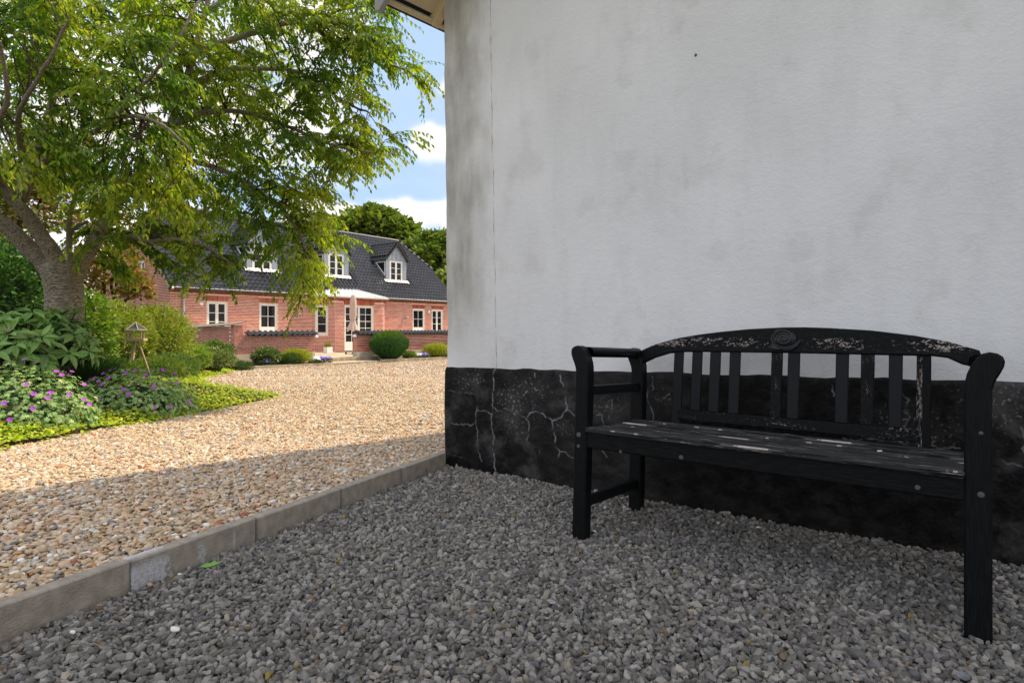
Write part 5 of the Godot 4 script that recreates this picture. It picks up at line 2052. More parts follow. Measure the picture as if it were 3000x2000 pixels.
	for c: Vector3 in clumps:
		# a branch from the nearest thick point
		var best := 1e9
		var from := Vector3.ZERO
		var fr := 0.01
		for s in skeleton:
			var d: float = s[0].distance_to(c) + maxf(0.0, s[0].y - c.y) * 0.15
			if d < best:
				best = d
				from = s[0]
				fr = s[1]
		var gap := from.distance_to(c)
		var mid := from.lerp(c, 0.5) + Vector3(rnd(-0.12, 0.12), 0.12 * gap + rnd(-0.05, 0.08), rnd(-0.12, 0.12)) * minf(1.0, gap)
		var path := curve_path([from, mid, c], 4, 0.008)
		twigs.tube(path, ramp(path.size(), minf(fr * 0.5, 0.006 + 0.006 * gap), 0.003), 5, false)
		var outward := (c - from)
		outward.y *= 0.3
		outward = outward.normalized()
		var nt := rng.randi_range(5, 7)
		for k in nt:
			var start := path[rng.randi_range(4, path.size() - 1)]
			var dir := (outward * rnd(0.2, 1.0) + Vector3(rnd(-0.8, 0.8), rnd(-0.25, 0.35), rnd(-0.8, 0.8)) + Vector3(0.35, 0, 0)).normalized()
			var len_ := rnd(0.22, 0.50)
			var p := start
			var tw := PackedVector3Array([p])
			var steps := 9
			for i in steps:
				dir = (dir + Vector3(rnd(-0.12, 0.12), -0.11, rnd(-0.12, 0.12))).normalized()
				p += dir * len_ / steps
				tw.push_back(p)
				for j in 2:
					var side := dir.cross(Vector3.UP).normalized() * (1.0 if (i + j) % 2 == 0 else -1.0)
					var ld := (dir * 0.6 + side * 0.55 + Vector3(0, -0.50, 0))
					leaf.push_back(Transform3D(leaf_basis(ld, 0.45, rnd(0.042, 0.072)), p + side * 0.006))
					var warm := smoothstep(-0.25, 0.45, noise.get_noise_3d(p.x * 0.8, p.y * 0.8, p.z * 0.8) + rnd(-0.25, 0.25))
					var col := Color(0.125, 0.235, 0.035).lerp(Color(0.45, 0.52, 0.08), warm)
					if rng.randf() < 0.006: col = Color(0.42, 0.30, 0.02)
					cols.push_back(shade(col, 0.18))
			twigs.tube(tw, ramp(tw.size(), 0.0028, 0.0012), 4, false)
	part("twigs", twigs.done(), M.bark_plain, o).set_meta("kind", "stuff")
	multi("crown", leaf_mesh(0.46, 0.16, 0.09), M.leaf, o, leaf, cols)


# ------------------------------------------------------------------ a generic leafy bush or far crown
func cloud_leaves(center: Vector3, radii: Vector3, count: int, size: float, colors: Array, lumps: float, freq: float, xfs: Array, cols: Array, spread := 0.3, up_bias := 0.3, seed_ := 0.0) -> void:
	var made := 0
	var tries := 0
	while made < count and tries < count * 6:
		tries += 1
		var d := Vector3(rng.randfn(), rng.randfn(), rng.randfn()).normalized()
		if d.y < -0.55:
			continue
		var bump := noise.get_noise_3d(d.x * freq + seed_, d.y * freq + seed_ * 1.7, d.z * freq)
		var r := 1.0 + lumps * bump
		var depth := pow(rng.randf(), 2.2)
		var k := r * (1.0 - 0.42 * depth)
		# clumps leave gaps
		if noise.get_noise_3d(d.x * freq * 2.6 + 31.0 + seed_, d.y * freq * 2.6, d.z * freq * 2.6) < -0.24 and depth < 0.35:
			continue
		var p := center + d * radii * k
		var out := (d / radii).normalized()
		xfs.push_back(Transform3D(leaf_basis(out + Vector3(0, up_bias, 0), 0.75, size * rnd(0.7, 1.25)), p))
		var mix := clampf(0.5 + 0.7 * noise.get_noise_3d(p.x * 3.0 / maxf(radii.x, 0.3), p.y * 3.0 / maxf(radii.x, 0.3), p.z * 3.0 / maxf(radii.x, 0.3)) + rnd(-0.3, 0.3), 0.0, 1.0)
		var c: Color = colors[0]
		c = c.lerp(colors[1], mix)
		if colors.size() > 2 and rng.randf() < 0.3: c = c.lerp(colors[2], rng.randf())
		cols.push_back(shade(c, spread))
		made += 1


func bush(called: String, label: String, category: String, base: Vector3, radii: Vector3, count: int, size: float, colors: Array, material: Material, width := 0.45, lumps := 0.3, freq := 2.2, group := "", spread := 0.28, up_bias := 0.3) -> Node3D:
	var o := thing(called, label, category, base, 0.0, group)
	var xfs := []
	var cols := []
	var c := Vector3(0, radii.y * 0.48, 0)
	cloud_leaves(c, Vector3(radii.x, radii.y * 0.50, radii.z), int(count * 1.5), size, colors, lumps, freq, xfs, cols, spread, up_bias, base.x * 3.1)
	multi("foliage", leaf_mesh(width), material, o, xfs, cols)
	var b := MB.new()
	for k in 7:
		var a := TAU * k / 7.0 + rnd(-0.3, 0.3)
		var tip := Vector3(cos(a) * radii.x * rnd(0.3, 0.75), radii.y * rnd(0.7, 1.0), sin(a) * radii.z * rnd(0.3, 0.75))
		var path := curve_path([Vector3(cos(a) * 0.03, -0.08, sin(a) * 0.03), tip * Vector3(0.45, 0.45, 0.45) + Vector3(0, 0.04, 0), tip], 3, 0.01)
		b.tube(path, ramp(path.size(), 0.012 * maxf(1.0, radii.y), 0.004), 5, false)
	part("stem", b.done(), M.bark_plain, o)
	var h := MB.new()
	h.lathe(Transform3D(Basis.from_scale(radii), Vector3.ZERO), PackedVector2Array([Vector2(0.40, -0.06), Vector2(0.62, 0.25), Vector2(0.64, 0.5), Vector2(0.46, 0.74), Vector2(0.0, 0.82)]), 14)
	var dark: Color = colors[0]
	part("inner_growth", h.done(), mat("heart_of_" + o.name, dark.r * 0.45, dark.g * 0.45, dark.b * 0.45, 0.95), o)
	return o


func far_tree(label: String, px: float, base_y: float, depth: float, crown: Array, colors: Array, count: int, size: float, trunk := 0.25) -> void:
	var foot := at(px, 1000, depth)
	foot.y = base_y
	var o := thing("tree", label, "tree", foot, 0.0, "")
	var xfs := []
	var cols := []
	var b := MB.new()
	var first: Vector3 = at(crown[0][0], crown[0][1], depth) - foot
	var tp := curve_path([Vector3(0, -0.2, 0), Vector3(0.1, first.y * 0.5, 0), first], 4, 0.04)
	b.tube(tp, ramp(tp.size(), trunk, trunk * 0.3), 8)
	for e in crown:
		var c := at(e[0], e[1], depth + e[4]) - foot
		var s: float = depth / F
		cloud_leaves(c, Vector3(e[2] * s, e[3] * s, e[2] * s * 0.9), int(count * e[5]), size, colors, 0.62, 3.4, xfs, cols, 0.3, 0.15, e[0] * 0.37)
		var br := curve_path([Vector3(0.05, first.y * 0.45, 0), (c + Vector3(0, first.y * 0.4, 0)) * 0.6, c], 3, 0.06)
		b.tube(br, ramp(br.size(), trunk * 0.4, 0.03), 6, false)
	part("trunk", b.done(), M.bark_plain, o)
	multi("crown", leaf_mesh(0.62), M.leaf_bush, o, xfs, cols)


func background_trees() -> void:
	rng.seed = 55
	var g := [Color(0.13, 0.19, 0.04), Color(0.25, 0.30, 0.07), Color(0.34, 0.34, 0.10)]
	var g2 := [Color(0.12, 0.19, 0.045), Color(0.24, 0.30, 0.065), Color(0.32, 0.33, 0.10)]
	far_tree("broad green tree rising behind the middle of the tiled roof", 1085, -0.9, 52.0, [[1085, 690, 95, 62, 0.0, 1.0], [1010, 690, 55, 40, 0.5, 0.45], [1160, 700, 60, 48, -0.4, 0.5], [1100, 650, 60, 30, 0.0, 0.4]], g, 7000, 0.62, 0.4)
	far_tree("green tree with a thin stray top shoot beyond the roof's far end", 1275, -0.9, 49.0, [[1275, 790, 70, 75, 0.0, 1.0], [1225, 760, 45, 45, 0.6, 0.45], [1300, 735, 45, 40, 0.0, 0.4], [1256, 694, 9, 8, 0.0, 0.02]], g2, 6000, 0.55, 0.35)
	far_tree("low green tree at the edge of the white building", 1335, -0.9, 46.0, [[1335, 860, 60, 60, 0.0, 0.8]], g2, 4000, 0.55, 0.3)
	# coppery growth behind the cherry
	var cu := [Color(0.36, 0.14, 0.07), Color(0.42, 0.32, 0.12), Color(0.22, 0.28, 0.07)]
	far_tree("copper-leaved shrub tree behind the cherry trunk", 320, -0.3, 11.0, [[340, 790, 70, 90, 0.0, 0.6], [290, 640, 80, 70, 0.4, 0.35], [400, 850, 40, 45, -0.3, 0.3], [240, 820, 60, 80, 0.2, 0.5]], cu, 1700, 0.10, 0.05)
	far_tree("tall copper-tinged tree behind the dark clipped bush", 40, -0.2, 13.0, [[60, 610, 110, 110, 0.0, 1.0], [-80, 560, 130, 140, 0.5, 0.8], [150, 520, 80, 80, 0.3, 0.6]], [Color(0.30, 0.16, 0.08), Color(0.30, 0.30, 0.09), Color(0.16, 0.25, 0.06)], 2600, 0.12, 0.10)
	far_tree("tall green tree closing the far side of the garden", -160, -0.3, 17.0, [[-150, 700, 190, 200, 0.0, 1.4], [-330, 560, 200, 240, 1.0, 1.2]], g2, 3500, 0.2, 0.2)
	# woods on the skyline
	var woods := Node3D.new()
	woods.name = numbered("distant_woods")
	add_child(woods)
	tag(woods, "dark line of woods along the skyline beyond the house", "woods", "", "stuff")
	var xfs := []
	var cols := []
	for i in 9000:
		var a := rnd(-1.5, 1.3)
		var d := rnd(120.0, 150.0)
		var top := 5.5 + 3.0 * noise.get_noise_2d(a * 9.0, 1.0) + 1.5 * noise.get_noise_2d(a * 40.0, 4.0)
		var p := Vector3(sin(a) * d, -0.9 + top * sqrt(rng.randf()), -cos(a) * d)
		xfs.push_back(Transform3D(leaf_basis(Vector3(rnd(-1, 1), 0.6, rnd(-1, 1)), 0.6, rnd(1.6, 2.8)), p))
		cols.push_back(shade(Color(0.09, 0.14, 0.04).lerp(Color(0.17, 0.22, 0.06), rng.randf()), 0.25))
	multi("foliage", leaf_mesh(0.8), M.leaf_bush, woods, xfs, cols)


# ------------------------------------------------------------------ garden by the cherry
func bed_point(px: float, depth: float) -> Vector3:
	var x := (px - 1500.0) / F * depth
	return v3(x, bed_height(x, depth), depth)


func geranium(called_at: Vector3, radii: Vector3, label: String, count: int) -> void:
	var o := thing("geranium_mound", label, "flowering plant", called_at, 0.0, "geranium mounds along the drive")
	var xfs := []
	var cols := []
	var fx := []
	var fc := []
	var pal := [Color(0.22, 0.35, 0.12), Color(0.40, 0.54, 0.22), Color(0.48, 0.58, 0.30)]
	var st := MB.new()
	for i in count:
		var d := Vector3(rng.randfn(), absf(rng.randfn()) * 0.9, rng.randfn()).normalized()
		var lump := 1.0 + 0.16 * noise.get_noise_3d(d.x * 3.0 + radii.x * 9.0, d.y * 3.0, d.z * 3.0)
		var k := lump * (1.0 - 0.30 * pow(rng.randf(), 2.0))
		var p := d * radii * k
		# a rosette of five lobes
		var nrm := (d / radii).normalized() + Vector3(rnd(-0.4, 0.4), rnd(0.0, 0.7), rnd(-0.4, 0.4))
		nrm = nrm.normalized()
		var ax := nrm.cross(Vector3(rnd(-1, 1), rnd(-1, 1), rnd(-1, 1))).normalized()
		var c: Color = pal[0].lerp(pal[1], clampf(0.5 + noise.get_noise_3d(p.x * 5.0, p.y * 5.0, p.z * 5.0) + rnd(-0.3, 0.3), 0, 1))
		if rng.randf() < 0.15: c = pal[2]
		c = shade(c, 0.15)
		var s := rnd(0.014, 0.024)
		for l in 5:
			var v := ax.rotated(nrm, TAU * l / 5.0 + rnd(-0.2, 0.2))
			xfs.push_back(Transform3D(Basis(v * s, nrm * s, v.cross(nrm) * s), p))
			cols.push_back(c)
	for i in 44:
		var d := Vector3(rng.randfn(), absf(rng.randfn()) + 0.3, rng.randfn() + 0.5).normalized()
		var p := d * radii * 1.06
		var nrm := (d + Vector3(0, 0.3, 0.5)).normalized()
		var ax := nrm.cross(Vector3.UP).normalized()
		var fm := MB.new()
		st.tube(PackedVector3Array([d * radii * 0.7, p - nrm * 0.003]), PackedFloat32Array([0.0012, 0.0012]), 4, false)
		for l in 5:
			var v := ax.rotated(nrm, TAU * l / 5.0)
			var w := v.cross(nrm)
			var s := 0.019
			fm.tri(p, p + v * s * 0.7 + w * s * 0.45 + nrm * 0.004, p + v * s * 1.05 + nrm * 0.005)
			fm.tri(p, p + v * s * 1.05 + nrm * 0.005, p + v * s * 0.7 - w * s * 0.45 + nrm * 0.004)
		part("flower", fm.done(), M.geranium_flower if i % 3 else M.geranium_flower_pale, o)
	multi("foliage", leaf_mesh(0.72, 0.2, 0.08), M.leaf_bush, o, xfs, cols)
	part("stems", st.done(), M.bark_plain, o)
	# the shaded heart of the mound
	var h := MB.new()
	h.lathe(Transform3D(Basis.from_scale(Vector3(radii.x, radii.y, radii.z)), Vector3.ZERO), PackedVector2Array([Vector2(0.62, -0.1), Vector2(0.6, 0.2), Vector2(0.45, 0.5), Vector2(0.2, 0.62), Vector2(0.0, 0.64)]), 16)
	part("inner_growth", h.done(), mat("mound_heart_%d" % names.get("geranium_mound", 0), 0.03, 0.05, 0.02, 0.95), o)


func garden() -> void:
	rng.seed = 202
	mat("geranium_flower", 0.48, 0.06, 0.62, 0.6)
	mat("geranium_flower_pale", 0.45, 0.11, 0.55, 0.6)
	for n in ["geranium_flower", "geranium_flower_pale"]:
		M[n].backlight_enabled = true
		M[n].backlight = Color(0.5, 0.2, 0.6)
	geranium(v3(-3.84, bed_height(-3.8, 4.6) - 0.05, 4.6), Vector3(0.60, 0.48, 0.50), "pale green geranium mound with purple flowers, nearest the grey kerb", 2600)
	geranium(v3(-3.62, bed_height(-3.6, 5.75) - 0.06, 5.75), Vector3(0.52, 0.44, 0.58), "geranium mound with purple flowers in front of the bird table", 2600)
	# broad-leaved shrub whose leaves can be told apart
	var o := thing("rhododendron", "shrub of big glossy pointed leaves in whorls beside the cherry trunk", "shrub", v3(-4.45, bed_height(-4.4, 5.45), 5.45))
	var lm := []
	for k in 4:
		var s: float = [0.85, 1.0, 1.2, 1.05][k]
		var m := mat("whorl_leaf_%d" % k, 0.20 * s, 0.34 * s, 0.10 * s, 0.5, 0.35)
		m.backlight_enabled = true
		m.backlight = Color(0.6, 0.7, 0.3)
		lm.push_back(m)
	var young := mat("whorl_leaf_young", 0.19, 0.23, 0.075, 0.4, 0.5)
	var lmesh := [leaf_mesh(0.36, 0.22, 0.07), leaf_mesh(0.32, 0.34, 0.05), leaf_mesh(0.40, 0.14, 0.09)]
	var st := MB.new()
	var n := 0
	var extra := []
	var extra_c := []
	for w in 62:
		var d := Vector3(rng.randfn(), rng.randfn() * 0.7 + 0.35, rng.randfn() + 0.25).normalized()
		if d.y < -0.25:
			d.y = absf(d.y)
		var c := Vector3(0, 0.44, 0) + d * Vector3(0.56, 0.48, 0.52) * rnd(0.78, 1.05)
		if c.x > 0.42 and c.y > 0.6: c.x -= 0.2
		st.tube(curve_path([Vector3(c.x * 0.15, -0.05, c.z * 0.15), c * Vector3(0.6, 0.5, 0.6), c], 3), ramp(7, 0.012, 0.005), 5, false)
		var ax := (d + Vector3(0, 0.9, 0)).normalized()
		var s0 := ax.cross(Vector3.RIGHT).normalized()
		var tip := w % 3 == 0 and d.y > 0.2
		for l in 9:
			var v := (s0.rotated(ax, TAU * l / 9.0 + rnd(-0.2, 0.2)) + ax * (rnd(-0.7, 0.15) + (0.7 if l % 3 == 0 else 0.0))).normalized()
			var size := rnd(0.11, 0.17)
			var z := v.cross(ax).normalized()
			var y := z.cross(v)
			if y.y < 0.0: 
				y = -y
				z = -z
			var xf := Transform3D(Basis(v * size, y * size, z * size), c + v * 0.01)
			if n < 290:
				part("leaf", lmesh[rng.randi() % 3], lm[rng.randi() % 4], o, xf)
			else:
				extra.push_back(xf)
				extra_c.push_back(shade(Color(0.17, 0.29, 0.08), 0.2))
			n += 1
		if tip:
			for l in 6:
				var v := (s0.rotated(ax, TAU * l / 6.0) * 0.5 + ax).normalized()
				var z := v.cross(ax).normalized()
				var xf := Transform3D(Basis(v * 0.075, z.cross(v) * 0.075, z * 0.075), c)
				part("leaf", lmesh[1], young, o, xf)
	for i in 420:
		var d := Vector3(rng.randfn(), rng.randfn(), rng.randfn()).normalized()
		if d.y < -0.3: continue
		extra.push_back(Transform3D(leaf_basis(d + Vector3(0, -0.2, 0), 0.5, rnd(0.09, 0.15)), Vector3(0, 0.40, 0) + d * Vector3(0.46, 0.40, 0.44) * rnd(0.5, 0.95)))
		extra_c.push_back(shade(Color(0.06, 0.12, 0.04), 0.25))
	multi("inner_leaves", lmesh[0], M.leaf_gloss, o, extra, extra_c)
	part("stem", st.done(), M.bark_plain, o)
	# clipped dark bush behind
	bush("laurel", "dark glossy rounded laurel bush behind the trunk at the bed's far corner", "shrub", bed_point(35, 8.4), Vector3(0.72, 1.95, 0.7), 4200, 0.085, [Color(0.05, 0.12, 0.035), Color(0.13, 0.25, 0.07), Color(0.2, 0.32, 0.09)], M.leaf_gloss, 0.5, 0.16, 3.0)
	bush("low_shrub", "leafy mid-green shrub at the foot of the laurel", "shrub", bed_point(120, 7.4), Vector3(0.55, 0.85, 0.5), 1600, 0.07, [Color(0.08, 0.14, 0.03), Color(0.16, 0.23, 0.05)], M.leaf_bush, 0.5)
	# tuft of grass
	o = thing("grass_tuft", "tuft of fine dark green grass between the big-leaved shrub and the bird table", "ornamental grass", bed_point(265, 6.0))
	var blades := []
	var bcol := []
	for i in 900:
		var a := rnd(0, TAU)
		var lean := pow(rng.randf(), 0.8) * 0.75
		var dir := Vector3(cos(a) * lean + 0.12, 1.0, sin(a) * lean).normalized()
		var len_ := rnd(0.28, 0.50)
		var z := dir.cross(Vector3(rnd(-1, 1), 0.2, rnd(-1, 1))).normalized()
		blades.push_back(Transform3D(Basis(dir * len_, z.cross(dir) * len_, z * len_), Vector3(cos(a) * rnd(0, 0.10), -0.02, sin(a) * rnd(0, 0.10))))
		bcol.push_back(shade(Color(0.07, 0.135, 0.04), 0.3))
	multi("blades", leaf_mesh(0.018, 0.3, 0.004), M.leaf_bush, o, blades, bcol)
	# shrubs receding towards the house
	var yg := [Color(0.25, 0.30, 0.05), Color(0.44, 0.47, 0.10), Color(0.50, 0.48, 0.13)]
	var mg := [Color(0.16, 0.26, 0.05), Color(0.32, 0.43, 0.09), Color(0.40, 0.45, 0.11)]
	var dg := [Color(0.08, 0.15, 0.045), Color(0.18, 0.26, 0.075), Color(0.3, 0.32, 0.1)]
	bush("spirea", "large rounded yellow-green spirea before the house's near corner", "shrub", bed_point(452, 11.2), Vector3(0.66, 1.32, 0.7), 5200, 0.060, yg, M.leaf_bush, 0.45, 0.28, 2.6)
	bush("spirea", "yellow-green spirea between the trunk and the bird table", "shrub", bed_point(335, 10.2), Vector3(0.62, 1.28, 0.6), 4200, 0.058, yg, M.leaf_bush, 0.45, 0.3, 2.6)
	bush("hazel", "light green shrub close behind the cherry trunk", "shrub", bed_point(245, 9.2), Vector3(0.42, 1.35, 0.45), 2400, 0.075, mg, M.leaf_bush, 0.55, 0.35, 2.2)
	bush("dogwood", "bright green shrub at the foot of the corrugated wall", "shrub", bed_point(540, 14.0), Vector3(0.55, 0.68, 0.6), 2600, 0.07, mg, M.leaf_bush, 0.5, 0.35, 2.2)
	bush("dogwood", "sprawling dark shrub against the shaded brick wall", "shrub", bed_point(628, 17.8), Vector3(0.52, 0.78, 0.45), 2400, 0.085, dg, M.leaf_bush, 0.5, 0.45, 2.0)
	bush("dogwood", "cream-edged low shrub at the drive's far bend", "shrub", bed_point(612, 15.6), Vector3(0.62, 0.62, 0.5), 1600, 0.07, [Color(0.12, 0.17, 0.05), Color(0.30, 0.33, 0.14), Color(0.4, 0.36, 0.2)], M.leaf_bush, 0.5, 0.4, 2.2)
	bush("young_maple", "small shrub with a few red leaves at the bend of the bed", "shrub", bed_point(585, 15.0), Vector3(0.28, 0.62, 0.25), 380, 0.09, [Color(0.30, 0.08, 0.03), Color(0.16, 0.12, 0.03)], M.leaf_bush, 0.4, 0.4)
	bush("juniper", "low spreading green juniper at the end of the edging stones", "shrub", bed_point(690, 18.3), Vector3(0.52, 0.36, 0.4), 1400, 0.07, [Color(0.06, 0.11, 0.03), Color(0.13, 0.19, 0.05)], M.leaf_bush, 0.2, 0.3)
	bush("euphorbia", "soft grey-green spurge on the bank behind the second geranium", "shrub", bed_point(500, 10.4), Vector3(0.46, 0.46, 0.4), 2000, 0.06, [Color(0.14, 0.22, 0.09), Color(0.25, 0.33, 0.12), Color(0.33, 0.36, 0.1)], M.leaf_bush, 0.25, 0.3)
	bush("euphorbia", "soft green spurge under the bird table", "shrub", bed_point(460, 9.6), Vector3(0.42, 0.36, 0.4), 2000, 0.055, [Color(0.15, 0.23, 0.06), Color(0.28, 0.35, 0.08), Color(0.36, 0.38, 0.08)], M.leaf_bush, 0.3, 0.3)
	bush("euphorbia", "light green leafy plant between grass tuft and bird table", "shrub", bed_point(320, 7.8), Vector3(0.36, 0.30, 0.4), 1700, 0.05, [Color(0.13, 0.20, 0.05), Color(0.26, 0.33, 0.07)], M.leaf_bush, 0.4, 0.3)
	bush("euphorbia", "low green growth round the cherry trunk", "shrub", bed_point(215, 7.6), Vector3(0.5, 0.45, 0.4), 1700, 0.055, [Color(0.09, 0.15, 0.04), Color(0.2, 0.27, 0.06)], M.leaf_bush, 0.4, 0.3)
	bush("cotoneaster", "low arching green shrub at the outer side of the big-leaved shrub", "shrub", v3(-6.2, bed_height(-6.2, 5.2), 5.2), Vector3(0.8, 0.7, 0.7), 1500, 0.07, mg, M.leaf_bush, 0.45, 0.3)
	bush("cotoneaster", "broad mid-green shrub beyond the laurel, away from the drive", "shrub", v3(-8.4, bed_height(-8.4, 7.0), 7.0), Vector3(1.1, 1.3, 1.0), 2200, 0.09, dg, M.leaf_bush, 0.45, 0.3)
	ground_cover()
	bird_table()


func ground_cover() -> void:
	var o := thing("creeping_jenny", "yellow-green creeping ground cover with yellow flowers edging the drive", "ground cover", v3(-3.4, 0, 5.5))
	var xfs := []
	var cols := []
	var fl := []
	var fc := []
	var tries := 0
	while xfs.size() < 26000 and tries < 200000:
		tries += 1
		var z := 2.6 + pow(rng.randf(), 1.6) * 17.0
		var d := rnd(-0.10, 0.9) if z < 7.0 else rnd(-0.10, 2.4)
		var e := bed_edge(z)
		var ragged := 0.09 * noise.get_noise_2d(z * 6.0, 3.0) + 0.04 * noise.get_noise_2d(z * 20.0, 8.0)
		var tongue := smoothstep(6.2, 6.9, z) * (1.0 - smoothstep(8.1, 8.6, z))
		if d < ragged - 0.02:
			continue
		if z < 6.4 and d > 0.55 + 0.2 * noise.get_noise_2d(z * 3.0, d * 3.0):
			continue
		var x := e - d
		var y := bed_height(x, z) if d > 0.0 else drive_height(x, z)
		var thick := 0.05 * smoothstep(-0.05, 0.25, d) + 0.03 * noise.get_noise_2d(x * 4.0, z * 4.0)
		var s := rnd(0.020, 0.034) * (1.0 + 0.06 * maxf(0.0, z - 6.0))
		xfs.push_back(Transform3D(leaf_basis(Vector3(rnd(-1, 1), rnd(0.0, 0.5), rnd(-1, 1)), 0.3, s), v3(x, y + rng.randf() * maxf(thick, 0.008), z) - o.position))
		cols.push_back(shade(Color(0.42, 0.54, 0.06).lerp(Color(0.72, 0.74, 0.07), rng.randf() * clampf(0.6 + noise.get_noise_2d(x * 2.0, z * 2.0), 0, 1)), 0.22))
		if rng.randf() < 0.018 + 0.08 * maxf(0.0, noise.get_noise_2d(z * 1.4, 50.0)):
			for l in 5:
				var a := TAU * l / 5.0
				var v := Vector3(cos(a), 0.25, sin(a)).normalized()
				fl.push_back(Transform3D(Basis(v * 0.016, Vector3.UP * 0.016, v.cross(Vector3.UP) * 0.016), v3(x, y + thick + 0.014, z) - o.position))
				fc.push_back(Color(0.85, 0.66, 0.01))
	multi("foliage", leaf_mesh(0.8, 0.1, 0.06), M.leaf_bush, o, xfs, cols)
	multi("yellow_flowers", leaf_mesh(0.7), M.petal, o, fl, fc)


func bird_table() -> void:
	var g := bed_point(398, 8.6)
	var o := thing("bird_table", "small wooden bird table with a slate-like peaked roof on splayed legs", "bird feeder", g)
	var wood := mat("bird_wood", 0.44, 0.33, 0.21, 0.85)
	relief(wood, M.fine, 0.15, 6.0)
	var felt := mat("bird_roof_felt", 0.045, 0.05, 0.05, 0.8)
	var top := EAVE - Vector2.ZERO
	var h := at(405, 945, 8.6).y - g.y        # to the roof's tip
	# floor tray
	var y0 := h - 0.26
	part("tray", box_mesh(Vector3(0.22, 0.022, 0.22), 0.003), wood, o, Transform3D(Basis(Vector3.UP, 0.35), Vector3(0, y0, 0)))
	for k in 4:
		part("tray_edge", box_mesh(Vector3(0.24, 0.04, 0.014), 0.002), wood, o, Transform3D(Basis(Vector3.UP, 0.35 + PI / 2.0 * k), Vector3(0, y0 + 0.015, 0)) * mv(0, 0, 0.117))
		part("post", box_mesh(Vector3(0.018, 0.12, 0.018), 0.002), wood, o, Transform3D(Basis(Vector3.UP, 0.35 + PI / 2.0 * k), Vector3(0, y0 + 0.07, 0)) * mv(0.08, 0, 0.08))
	# six-sided roof with pale ribs
	var b := MB.new()
	var ribs := MB.new()
	var apex := Vector3(0, h, 0)
	for k in 6:
		var a := TAU * k / 6.0 + 0.2
		var c := TAU * (k + 1) / 6.0 + 0.2
		var p := Vector3(cos(a) * 0.145, h - 0.105, -sin(a) * 0.145)
		var q := Vector3(cos(c) * 0.145, h - 0.105, -sin(c) * 0.145)
		b.tri(p, q, apex)
		b.tri(q, p, Vector3(0, h - 0.095, 0))
		ribs.tube(PackedVector3Array([p + Vector3(0, 0.006, 0), apex + Vector3(0, 0.006, 0)]), PackedFloat32Array([0.008, 0.006]), 5)
		ribs.tube(PackedVector3Array([p, q]), PackedFloat32Array([0.009, 0.009]), 5)
	var roof := part("roof", b.done(), felt, o)
	part("rib", ribs.done(), mat("bird_rib", 0.42, 0.38, 0.30, 0.8), roof)
	for k in 3:
		var a := TAU * k / 3.0 + 0.75
		var leg := MB.new()
		var foot := Vector3(cos(a) * 0.22, -0.06, -sin(a) * 0.22)
		var head := Vector3(cos(a) * 0.03, y0 - 0.01, -sin(a) * 0.03)
		leg.tube(PackedVector3Array([foot, head]), PackedFloat32Array([0.016, 0.015]), 5)
		part("leg", leg.done(), wood, o)


